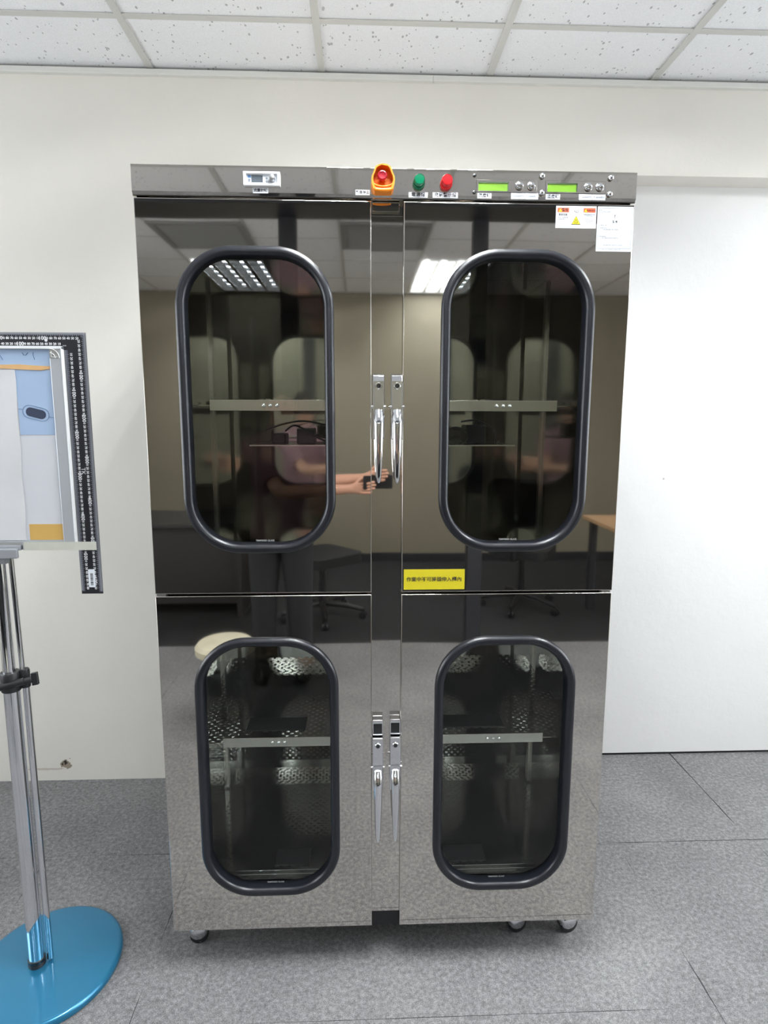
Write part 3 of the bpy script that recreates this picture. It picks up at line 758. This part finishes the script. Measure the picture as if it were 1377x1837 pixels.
# power bricks and leads lying on the tray
def brick(x, y, w, d, h, label):
    e = MB().box(-w/2, w/2, -d/2, d/2, 0, h).obj('power_adapter', BLACKPL, None, bevel=.004); e.location = inside((x, y, 1.4286))
    return tag(e, label, 'power adapter')
brick(-.235, .33, .05, .09, .045, 'black power adapter behind the upper left window, nearest its right edge')
brick(-.32, .36, .04, .08, .03, 'small black power adapter behind the middle of the upper left window')
brick(.215, .33, .05, .09, .045, 'black power adapter behind the left edge of the upper right window')
brick(.29, .36, .06, .08, .055, 'taller black power adapter beside the left one in the upper right window')
def cable(pts, label, r=.0028):
    # smooth the polyline
    P = [inside(p) for p in pts]; out = []
    for i in range(len(P) - 1):
        p0, p1, p2, p3 = P[max(i-1, 0)], P[i], P[i+1], P[min(i+2, len(P)-1)]
        for k in range(8):
            t = k / 8; out.append(.5 * ((2*p1) + (p2-p0)*t + (2*p0-5*p1+4*p2-p3)*t*t + (3*p1-p0-3*p2+p3)*t**3))
    out.append(P[-1])
    return tag(MB().sweep(out, r, 8).obj('power_cable', BLACKPL, None, smooth=60), label, 'cable')
z0 = 1.4315
cable([(-.30, .33, 1.468), (-.27, .30, 1.485), (-.23, .272, 1.470), (-.19, .275, 1.445), (-.15, .30, z0 + .002), (-.10, .34, z0 + .002)], 'black lead arching over the adapters in the upper left window')
cable([(-.225, .29, z0), (-.21, .285, 1.452), (-.19, .285, 1.456), (-.165, .285, 1.440), (-.15, .29, z0), (-.18, .31, z0)], 'looped black lead low at the right edge of the upper left window')
cable([(-.36, .33, 1.470), (-.30, .31, 1.490), (-.24, .31, 1.498), (-.17, .31, 1.485), (-.12, .31, 1.470), (-.08, .33, z0)], 'uppermost black lead under the shelf in the upper left window')
cable([(.20, .285, 1.47), (.22, .28, 1.480), (.25, .28, 1.470), (.26, .285, 1.45), (.25, .29, z0), (.28, .29, z0)], 'looped black lead at the left edge of the upper right window')
cable([(.18, .28, z0), (.20, .275, 1.442), (.225, .275, 1.452), (.24, .28, 1.44), (.225, .285, z0), (.19, .285, z0)], 'small black cable loop low in the upper right window')
cable([(.24, .300, 1.497), (.29, .300, 1.500), (.345, .305, 1.470), (.352, .315, z0 + .002), (.372, .36, z0 + .002)], 'black lead hanging over the taller adapter in the upper right window')

# ------------------------------------------------------------------ poster stand
ST = empty('poster_stand', (-.945, -.083, 0), 'chrome poster stand on a metallic blue round base', 'stand')
SO = Vector((-.945, -.083, 0))
def sp(mb, name, m, smooth=0, bevel=0, label=None, parent=None):
    o = mb.obj(name, m, None, smooth, bevel); o.parent = parent or ST
    if parent is None: o.location = -SO
    if label: o['label'] = label
    return o
bs = MB(); bs.lathe((-.938, -.070, 0), (0, 0, 1), [(.186, .0), (.190, .003), (.1905, .012), (.189, .017), (.184, .0205), (.178, .0215), (.001, .0222)], 96, 1.0, 1.06)
sp(bs, 'base', BLUEBASE, smooth=50, label='glossy metallic blue disc base')
PX, PY = -.962, -.078
sp(MB().sweep([(PX, PY, .030), (PX, PY, .850)], .0195, 28), 'pole', CHROME, smooth=50)
sp(MB().sweep([(PX - .002, PY, .84), (PX - .002, PY, 1.17)], .0150, 24), 'inner_pole', CHROME, smooth=50)
sp(MB().sweep([(PX + .030, PY + .012, .030), (PX + .030, PY + .012, .86)], .0085, 18), 'side_rod', CHROME, smooth=50)
sp(MB().sweep([(PX + .026, PY + .010, .85), (PX + .022, PY + .010, 1.165)], .0065, 18), 'inner_side_rod', CHROME, smooth=50)
col = MB(); col.lathe((PX, PY, .021), (0, 0, 1), [(.0215, 0), (.0215, .010), (.0205, .0115), (.0205, .013), (.0215, .0145), (.0215, .022), (.019, .024)], 32)
sp(col, 'foot_collar', BLACKPL, smooth=40)
cl = MB()
cl.lathe((PX, PY, .818), (0, 0, 1), [(.0225, 0), (.0235, .004), (.0235, .046), (.0215, .050)], 28)
cl.lathe((PX + .029, PY + .012, .822), (0, 0, 1), [(.012, 0), (.0125, .004), (.0125, .044), (.011, .048)], 22)
cl.sweep([(PX - .022, PY - .022, .834), (PX + .040, PY - .010, .846)], .0095, 14)
clo = sp(cl, 'clamp', BLACKPL, smooth=45)
kn = MB(); kn.sweep([(PX + .036, PY - .011, .845), (PX + .058, PY - .007, .849)], .0080, 14)
kn.obox((PX + .064, PY - .006, .8505), (.0075, .0012, .0012), (0, .004, 0), (-.001, 0, .0165))
sp(kn, 'wing_knob', BLACKPL, bevel=.0015, smooth=40, parent=clo)
# bracket under the board
bk = MB(); bk.box(-.995, -.897, -.100, -.055, 1.186, 1.199); bk.box(-.990, -.902, -.110, -.098, 1.168, 1.192); bk.box(-.985, -.940, -.090, -.062, 1.15, 1.188)
sp(bk, 'bracket', GREYMET, bevel=.0025)
# board: aluminium snap frame with backing
YBD = -.090; BX0, BX1, BZ0, BZ1 = -1.120, -.766, 1.2045, 1.6705
fw = .0285
fr = MB().plate_xz(rect(BX0, BX1, BZ0, BZ1), [rect(BX0 + fw, BX1 - fw, BZ0 + .004, BZ1 - .006)], YBD - .006, YBD + .006)
bd = sp(fr, 'snap_frame', mat('snap_frame_silver', (.47, .49, .52), .35, .35), bevel=.0015, label='silver aluminium poster frame')
MB().box(BX0 + .003, BX1 - .003, YBD + .001, YBD + .005, BZ0 + .003, BZ1 - .003).obj('backing_board', POSTERGREY, bd)
tl = MB(); tl.box(BX0, BX1 + .0006, YBD - .0075, YBD + .004, BZ1 - .0055, BZ1 + .0012); tl.box(BX1 - .0018, BX1 + .0006, YBD - .0072, YBD + .004, BZ0, BZ1)
tl.obj('frame_edge', mat('white_frame_edge', (.74, .75, .76), .4), bd, bevel=.0008)
cn = MB()
for k, rr in enumerate((.008, .0145)):
    cn.sweep([(BX1 - .026 + .021 * math.sin(a) * (rr/.0145), YBD - .0075, BZ1 - .026 + .021 * math.cos(a) * (rr/.0145)) for a in [PI/2 * j / 8 for j in range(9)]], .0009, 8)
cn.box(BX1 - .024, BX1 - .010, YBD - .0075, YBD - .006, BZ1 - .0245, BZ1 - .023); cn.box(BX1 - .024, BX1 - .0225, YBD - .0075, YBD - .006, BZ1 - .0245, BZ1 - .010)
cn.obj('corner_clip', bpy.data.materials['white_frame_edge'], bd)
ck = MB().box(BX1 - .0275, BX1 - .007, YBD - .0066, YBD - .006, BZ1 - .027, BZ1 - .0065); ck.obj('corner_plate', mat('corner_grey', (.28, .28, .26), .5), bd)
sp(MB().box(-.893, -.768, -.0975, -.078, 1.186, 1.204), 'frame_rail', GREYMET, bevel=.002)

# sheets in the frame: they are the poster
yp = YBD + .0006
PS = sp(MB().box(-1.090, BX1 - fw + .001, yp - .0008, yp, 1.211, 1.664), 'poster', POSTERGREY)
MB().box(-1.090, -.7945, yp - .0014, yp - .0009, 1.622, 1.664).obj('blue_sheet', POSTERBLUE, PS)
MB().box(-.8785, -.7945, yp - .0014, yp - .0009, 1.466, 1.6165).obj('blue_sheet', POSTERBLUE, PS)
MB().box(-.876, -.7945, yp - .0014, yp - .0009, 1.211, 1.250).obj('ochre_band', GOLD, PS)
tn = MB(); top = [(-1.090, 1.632), (-.905, 1.629), (-.868, 1.630), (-.840, 1.628), (-.796, 1.626), (-.796, 1.621), (-.818, 1.6165), (-.860, 1.6185), (-.905, 1.620), (-1.090, 1.622)]
tn.plate_xz(top[::-1], [], yp - .0032, yp - .0015); tn.obj('tape_strip', TAN, PS)
wp = MB()   # worn white sheet with a slightly wavy edge
edge = [(-.8790 + .0015 * math.sin(k * 1.3) - .0004 * k, 1.618 - k * .0291) for k in range(15)]
wp.plate_xz(([(-1.090, 1.618)] + edge + [(-1.090, 1.211)])[::-1], [], yp - .0024, yp - .0015); wp.obj('white_sheet', PAPERWHITE, PS)
# pill-shaped drawing
def pill(cx, cz, hl, r, tilt, n=12):
    out = []
    for s_, a0 in ((1, -PI/2), (-1, PI/2)):
        for k in range(n + 1):
            a = a0 + PI * k / n; x, z = s_ * hl + r * math.cos(a), r * math.sin(a)
            out.append((cx + x * math.cos(tilt) - z * math.sin(tilt), cz + x * math.sin(tilt) + z * math.cos(tilt)))
    return out
pc = (-.838, 1.517); tl_ = math.radians(-14)
MB().plate_xz(pill(*pc, .013, .0105, tl_), [], yp - .0022, yp - .0016).obj('pill_drawing', NAVY, PS)
ln = MB().plate_xz(pill(*pc, .0155, .0155, tl_), [pill(*pc, .0155, .0148, tl_)], yp - .0021, yp - .0016)
ln.sweep([(-.869, yp - .0018, 1.5255), (-.8775, yp - .0018, 1.5272)], .0004, 5); ln.sweep([(-.8075, yp - .0018, 1.5085), (-.797, yp - .0018, 1.5062)], .0004, 5)
ln.sweep([(-.833, yp - .0018, 1.658), (-.834, yp - .0018, 1.652), (-.832, yp - .0018, 1.645), (-.831, yp - .0018, 1.641)], .0006, 5)
ln.sweep([(-.912, yp - .0018, 1.655), (-.904, yp - .0018, 1.640)], .0006, 5)
ln.sweep([(-.859, yp - .0018, 1.6565), (-.857, yp - .0018, 1.655), (-.856, yp - .0018, 1.6515), (-.850, yp - .0018, 1.6510), (-.8475, yp - .0018, 1.655), (-.8455, yp - .0018, 1.6565)], .0006, 5)
ln.obj('line_drawing', NAVYLINE, PS)

# ------------------------------------------------------------------ L-square ruler hung behind the board
RX1, RZ1 = -.7165, 1.7050; YR = -.0755
AW, AH = .052, .040                                  # vertical and horizontal arm widths
RB = 1.0700; RXL = -1.085
body = [(RXL, RZ1), (RXL, RZ1 - AH), (RX1 - AW, RZ1 - AH), (RX1 - AW, RB), (RX1, RB), (RX1, RZ1)]
RU = MB().plate_xz(body, [], YR - .001, YR + .001).obj('l_square_ruler', RULERBLK)
tag(RU, 'black L-shaped ruler with white scales taped behind the poster frame', 'ruler')
ed = MB(); e = .0085
ed.box(RXL, RX1, YR - .0014, YR - .001, RZ1 - e * .8, RZ1); ed.box(RX1 - e, RX1, YR - .0014, YR - .001, RB + .004, RZ1 - e * .8)
ed.box(RXL, RX1 - AW, YR - .0014, YR - .001, RZ1 - AH, RZ1 - AH + e * .8); ed.box(RX1 - AW, RX1 - AW + e, YR - .0014, YR - .001, RB + .006, RZ1 - AH)
ed.obj('scale_edge', RULEREDGE, RU)
tk = MB()
def tick(x, z, dx, dz, w=.00016): 
    if dx: tk.box(min(x, x + dx), max(x, x + dx), YR - .0020, YR - .0015, z - w, z + w)
    else: tk.box(x - w, x + w, YR - .0020, YR - .0015, min(z, z + dz), max(z, z + dz))
for i in range(1, 630):
    L = .0115 if i % 10 == 0 else (.008 if i % 5 == 0 else .0050)
    if RZ1 - i * .001 > RB + .006: tick(RX1, RZ1 - i * .001, -L, 0)
    if RZ1 - AH - i * .001 > RB + .008: tick(RX1 - AW, RZ1 - AH - i * .001, L, 0)
    if RX1 - i * .001 > RXL: tick(RX1 - i * .001, RZ1, 0, -L * .85)
    if RX1 - AW - i * .001 > RXL: tick(RX1 - AW - i * .001, RZ1 - AH, 0, L * .85)
tk.obj('tick_marks', mat('dim_white_ink', (.42, .43, .46), .5), RU)
nm = MB(); yn = YR - .0018
for i in range(1, 64):
    big = i % 10 == 0; s_ = str(i * 10) if big else str((i % 10) * 10); sz = .0118 if big else .0076
    z = RZ1 - i * .010
    if i > 1 and z > RB + .010: text_mb(s_, sz, RX1 - .0165, z, yn, nm, rot=-PI/2, bold=.03)
    z = RZ1 - AH - i * .010
    if z > RB + .010: text_mb(s_, sz, RX1 - AW + .0160, z, yn, nm, rot=-PI/2, bold=.03)
    x = RX1 - i * .010
    if i > 1 and x > RXL + .01: text_mb(s_, sz, x, RZ1 - .0135, yn, nm, bold=.03)
    x = RX1 - AW - i * .010
    if x > RXL + .01: text_mb(s_, sz, x, RZ1 - AH + .0135, yn, nm, bold=.03)
text_mb('TK', .0140, RX1 - AW/2 - .001, 1.378, yn, nm, rot=-PI/2)
text_mb('mm', .0055, RX1 - AW + .002, RZ1 - AH + .010, yn, nm)
nm.obj('numbers', WHITEINK, RU)
MB().lathe((-.8085, YR - .001, RZ1 - .018), (0, -1, 0), [(.0034, 0), (.0034, .0006)], 18).obj('hang_hole', WHITEINK, RU)
bl = MB().plate_xz(rrect(-.7490, -.7330, 1.0870, 1.1330, .002, 3), [], YR - .0026, YR - .0020).obj('barcode_label', WHITEST, RU)
bc = MB(); z = 1.0925
while z < 1.1235:
    w = random.choice((.0005, .0008, .0012)); bc.box(-.7440, -.7375, YR - .0031, YR - .0027, z, z + w); z += w + random.choice((.0007, .0012, .0018))
bc.obj('barcode', INK, bl)
tape = MB().box(-.889, RX1 + .0012, YBD - .0092, YBD - .0084, 1.1865, 1.2072)
tag(tape.obj('clear_tape', TAPE), 'strip of yellowed tape holding ruler and frame together', 'tape')

# ------------------------------------------------------------------ the rest of the room (seen in the steel and the glass)
pf = empty('partition_frame', (.08, -2.55, 0), 'dark grey partition frame mirrored in the upper doors', 'frame')
def pp(mb, name, m): o = mb.obj(name, m, pf, bevel=.004); return o
pp(MB().box(-3.3, 3.4, -.02, .27, 2.70, 2.738), 'top_beam', DARKFRAME)
pp(MB().box(-.635, -.53, -.04, .04, 0, 2.70), 'post', DARKFRAME); pp(MB().box(.545, .64, -.04, .04, 0, 2.70), 'post', DARKFRAME)

def grille(x, y, label):
    e = MB().plate_xz(rect(-.30, .30, -.30, .30), [rect(-.26, .26, -.26, .26)], 0, .01)
    e.v = [(p[0], p[2], p[1]) for p in e.v]
    o = e.obj('ceiling_vent', VENTGREY); o.location = (x, y, HC - .012)
    s_ = MB()
    for k in range(13): s_.obox((0, -.24 + k * .04, .008), (.26, 0, 0), (0, .010, .006), (0, -.0006, .001))
    s_.obj('slats', VENTGREY, o)
    return tag(o, label, 'vent')
grille(-1.119, -3.06, 'grey ceiling vent mirrored above the upper left window')
grille(.101, -3.06, 'grey ceiling vent mirrored between the upper windows')

tb = empty('meeting_table', (2.45, -2.95, 0), 'pale wood table mirrored beside the upper right window', 'table')
MB().box(-.75, .75, -.42, .42, .72, .75).obj('tabletop', WOOD, tb, bevel=.004)
for sx in (-1, 1):
    for sy in (-1, 1): MB().box(sx*.68 - .025, sx*.68 + .025, sy*.36 - .025, sy*.36 + .025, 0, .72).obj('leg', DARKFRAME, tb, bevel=.003)
dk = empty('desk', (-1.75, -3.5, 0), 'dark desk mirrored low in the upper left door', 'desk')
MB().box(-.8, .8, -.35, .35, .70, .73).obj('desktop', DARKWOOD, dk, bevel=.003); MB().box(-.78, -.74, -.33, .33, 0, .70).obj('side_panel', DARKWOOD, dk)
MB().box(.74, .78, -.33, .33, 0, .70).obj('side_panel', DARKWOOD, dk); MB().box(-.74, .74, .26, .29, .10, .70).obj('modesty_panel', DARKWOOD, dk)

def office_chair():
    c = empty('office_chair', (0, 0, 0))
    bm = MB()
    for k in range(5):
        a = 2 * PI * k / 5 + .3; d = Vector((math.cos(a), math.sin(a), 0))
        bm.sweep([d * .03 + Vector((0, 0, .115)), d * .18 + Vector((0, 0, .10)), d * .31 + Vector((0, 0, .072))], [.024, .020, .015], 10)
    bm.obj('star_base', BLACKPL, c, smooth=50)
    for k in range(5):
        a = 2 * PI * k / 5 + .3; d = Vector((math.cos(a), math.sin(a), 0)); t = Vector((-d.y, d.x, 0))
        w = MB()
        for s_ in (-1, 1): w.lathe(d * .31 + t * s_ * .014 + Vector((0, 0, .028)), t, [(.020, -.009), (.028, -.007), (.028, .007), (.020, .009)], 18)
        w.box(d.x*.31 - .008, d.x*.31 + .008, d.y*.31 - .008, d.y*.31 + .008, .03, .075); w.obj('caster', BLACKPL, c, smooth=40)
    MB().sweep([(0, 0, .10), (0, 0, .44)], [.028, .02], 16).obj('gas_lift', BLACKPL, c, smooth=50)
    MB().plate_xz(rrect(-.24, .24, -.23, .23, .09, 6), [], 0, .07)
    s_ = MB().plate_xz(rrect(-.24, .24, -.23, .23, .09, 6), [], .44, .51); s_.v = [(p[0], p[2], p[1]) for p in s_.v]; s_.f = [f[::-1] for f in s_.f]
    s_.obj('seat', BLACKFAB, c, bevel=.02, seg=3)
    MB().plate_xz(rrect(-.21, .21, .60, 1.06, .08, 6), [], .22, .28).obj('backrest', BLACKFAB, c, bevel=.02, seg=3)
    MB().sweep([(0, .10, .43), (0, .27, .45), (0, .29, .62), (0, .27, .80)], .022, 10).obj('back_bar', BLACKPL, c, smooth=50)
    return c
c1 = office_chair(); c1.location = (-.36, -3.15, 0); c1.rotation_euler = (0, 0, 2.4); tag(c1, 'black office chair mirrored low beside the upper left window', 'chair', 'black office chairs')
c2 = copy_tree(c1); c2.location = (1.22, -3.35, 0); c2.rotation_euler = (0, 0, .5); c2['label'] = 'black office chair mirrored at the top of the lower right door'

sl = empty('round_stool', (-.715, -1.42, 0), 'cream round stool mirrored at the corner of the lower left window', 'stool')
MB().lathe((0, 0, .40), (0, 0, 1), [(.125, 0), (.138, .01), (.140, .04), (.125, .058), (.001, .062)], 36).obj('seat', CREAMPL, sl, smooth=40)
for k in range(4):
    a = PI/4 + PI/2 * k; MB().sweep([(math.cos(a)*.09, math.sin(a)*.09, .40), (math.cos(a)*.135, math.sin(a)*.135, .003)], .011, 10).obj('leg', CHROME, sl, smooth=50)

# ------------------------------------------------------------------ the person taking the picture (seen in the glass)
def skin_mesh(name, verts, edges, radii, m, parent, root=0, sub=2, flatten=None):
    me = bpy.data.meshes.new(name); me.from_pydata(verts, edges, []); me.update()
    o = bpy.data.objects.new(name, me); COL.objects.link(o)
    sk = o.modifiers.new('skin', 'SKIN'); sk.use_smooth_shade = True; sk.branch_smoothing = .4
    lay = me.skin_vertices[0].data if me.skin_vertices else None
    if lay is None:
        bpy.context.view_layer.update()
    lay = me.skin_vertices[0].data
    for i, r in enumerate(radii): lay[i].radius = (r, r) if not isinstance(r, tuple) else r; lay[i].use_root = (i == root)
    ss = o.modifiers.new('sub', 'SUBSURF'); ss.levels = sub; ss.render_levels = sub
    dg = bpy.context.evaluated_depsgraph_get(); em = bpy.data.meshes.new_from_object(o.evaluated_get(dg)); em.name = name
    o.modifiers.clear(); o.data = em; bpy.data.meshes.remove(me)
    if not em.materials: em.materials.append(m)
    else: em.materials[0] = m
    em.polygons.foreach_set('use_smooth', [True] * len(em.polygons))
    o.parent = parent; return o
def person():
    px, py = -.52, -2.06
    root = empty('person', (px, py, 0), 'person in a mauve shirt holding a phone out with both hands', 'person')
    O = Vector((px, py, 0))
    V = []; E = []; Rr = []
    def add(p, r, par=None):
        V.append(tuple(Vector(p) - O)); Rr.append(r)
        if par is not None: E.append((par, len(V) - 1))
        return len(V) - 1
    pel = add((px, py, .93), (.15, .105)); sp1 = add((px + .005, py + .01, 1.08), (.135, .10), pel); ch = add((px + .01, py + .015, 1.27), (.15, .11), sp1)
    nb = add((px + .015, py + .02, 1.415), (.075, .07), ch); nk = add((px + .02, py + .035, 1.480), .056, nb)
    h1 = add((px + .022, py + .058, 1.528), (.066, .076), nk); h2 = add((px + .022, py + .055, 1.605), (.076, .090), h1); add((px + .022, py + .050, 1.657), (.054, .064), h2)
    hands = {}
    for s_, sh, el, wr in ((1, (px + .185, py + .03, 1.375), (px + .245, py + .20, 1.165), (px + .475, py + .335, 1.205)),
                           (-1, (px - .165, py + .01, 1.375), (px - .13, py + .25, 1.150), (px + .395, py + .350, 1.150))):
        if s_ == -1: el = (px + .03, py + .27, 1.12)
        a = add(((px + sh[0]) / 2 + .0, (py + sh[1]) / 2 + .01, 1.385), .062, ch); a = add(sh, .058, a)
        mid = tuple((Vector(sh) + Vector(el)) / 2); a = add(mid, .047, a); a = add(el, .041, a)
        mid = tuple((Vector(el) * .6 + Vector(wr) * .4)); a = add(mid, .040, a); a = add(wr, .026, a)
        d = (Vector(wr) - Vector(el)).normalized()
        palm = Vector(wr) + d * .05; pa = add(palm, (.036, .020), a)
        tgt = Vector((-.005, -1.672, 1.215 if s_ == 1 else 1.165))
        up = Vector((0, 0, 1))
        for k, ln in enumerate((.068, .075, .070, .055)):
            st = palm + up * (.024 - k * .016) + d * .018; f1 = st + d * ln * .45 + Vector((0, .010, 0)); f2 = f1 + d * ln * .30 + Vector((0, .006, 0)); f3 = f2 + d * ln * .22 - Vector((0, .006, 0))
            q = add(st, .0100, pa); q = add(f1, .0085, q); q = add(f2, .0078, q); add(f3, .0062, q)
        tb_ = palm - d * .012 + up * .028; q = add(tb_, .012, pa); q = add(tb_ + d * .025 + up * .022 - Vector((0, .01, 0)), .0100, q); add(tb_ + d * .055 + up * .026 - Vector((0, .012, 0)), .0080, q)
    for s_ in (-1, 1):
        a = add((px + s_ * .09, py, .86), .085, pel); a = add((px + s_ * .10, py + .02, .50), .055, a); a = add((px + s_ * .105, py - .01, .28), .050, a); a = add((px + s_ * .11, py - .02, .085), .034, a)
        a = add((px + s_ * .115, py + .04, .045), .035, a); add((px + s_ * .125, py + .15, .034), .028, a)
    body = skin_mesh('body', V, E, Rr, SKIN, root, 0)
    # clothing follows the body
    def loft(mb, secs, n=28, sq=2.4, cap=True):      # (z, cx, cy, rx, ry)
        vs = []
        for z, cx, cy, rx, ry in secs:
            for k in range(n):
                t = 2 * PI * k / n; c, q = math.cos(t), math.sin(t)
                vs.append((cx + rx * math.copysign(abs(c) ** (2 / sq), c), cy + ry * math.copysign(abs(q) ** (2 / sq), q), z))
        fs = [(a * n + k, a * n + (k + 1) % n, (a + 1) * n + (k + 1) % n, (a + 1) * n + k) for a in range(len(secs) - 1) for k in range(n)]
        if cap: fs += [tuple(range(n - 1, -1, -1)), tuple((len(secs) - 1) * n + k for k in range(n))]
        return mb.add(vs, fs)
    sh_ = MB()
    loft(sh_, [(.845, 0, .002, .176, .128), (.93, 0, .004, .172, .126), (1.04, .004, .008, .160, .120), (1.16, .006, .012, .165, .124), (1.27, .009, .016, .182, .130), (1.345, .011, .018, .190, .122), (1.395, .013, .020, .165, .105), (1.425, .015, .022, .118, .085), (1.450, .016, .026, .080, .070), (1.468, .017, .030, .063, .062)])
    for sh, el in (((.185, .03, 1.355), (.245, .20, 1.165)), ((-.165, .01, 1.355), (.03, .27, 1.12))):
        a, b_ = Vector(sh), Vector(el); inn = Vector((.5 * sh[0], .018, 1.37))
        sh_.sweep([inn, a, a * .55 + b_ * .45, a * .2 + b_ * .8], [.070, .074, .066, .060], 20)
    sh_.obj('shirt', SHIRT, root, smooth=60)
    tr_ = MB()
    loft(tr_, [(.80, 0, 0, .172, .118), (.88, 0, .002, .170, .122), (.96, 0, .004, .160, .116), (.985, 0, .004, .155, .112)])
    for s_ in (-1, 1):
        tr_.sweep([(s_ * .085, .002, .90), (s_ * .088, .002, .80), (s_ * .093, .010, .66), (s_ * .100, .020, .50), (s_ * .106, -.006, .28), (s_ * .110, -.015, .075)], [.092, .096, .088, .075, .068, .066], 22)
    tr_.obj('trousers', TROUSER, root, smooth=60)
    hx, hy, hz = .022, .055, 1.585
    # hair: cap over crown and back of the head
    hr = MB(); hr.ball((hx, hy - .016, hz + .034), .090, .102, .100, 28, 18)
    hr.v = [(x, min(y, hy + .062 + max(0, z - hz - .05) * .3), z) if z > hz + .02 else (x, min(y, hy + .01), z) for x, y, z in hr.v]
    hr.obj('hair', HAIR, root, smooth=60)
    for s_ in (-1, 1):
        MB().ball((hx + s_ * .080, hy - .005, hz - .015), .010, .018, .030, 12, 8).obj('ear', SKIN, root, smooth=60)
        MB().ball((hx + s_ * .031, hy + .073, hz + .000), .011, .006, .006, 12, 8).obj('eye', INK, root, smooth=60)
        MB().sweep([(hx + s_ * .017, hy + .082, hz + .022), (hx + s_ * .046, hy + .074, hz + .022)], .0035, 8).obj('eyebrow', HAIR, root, smooth=60)
    MB().sweep([(hx, hy + .078, hz + .008), (hx, hy + .094, hz - .022), (hx, hy + .076, hz - .036)], [.008, .013, .008], 12).obj('nose', SKIN, root, smooth=60)
    MB().sweep([(hx - .024, hy + .068, hz - .056), (hx, hy + .076, hz - .054), (hx + .024, hy + .068, hz - .056)], [.003, .006, .003], 8).obj('mouth', mat('lip', (.36, .13, .11), .5), root, smooth=60)
    for s_ in (-1, 1):
        MB().ball((s_ * .122, .065, .048), .050, .135, .048, 20, 12).obj('shoe', SHOE, root, smooth=60)
    return root
person()
ph = MB().plate_xz(rrect(-.055, .095, 1.150, 1.222, .008, 5), [], -1.684, -1.675).obj('phone', BLACKPL, None, bevel=.002)
tag(ph, 'black phone held sideways in both hands of the person', 'phone')
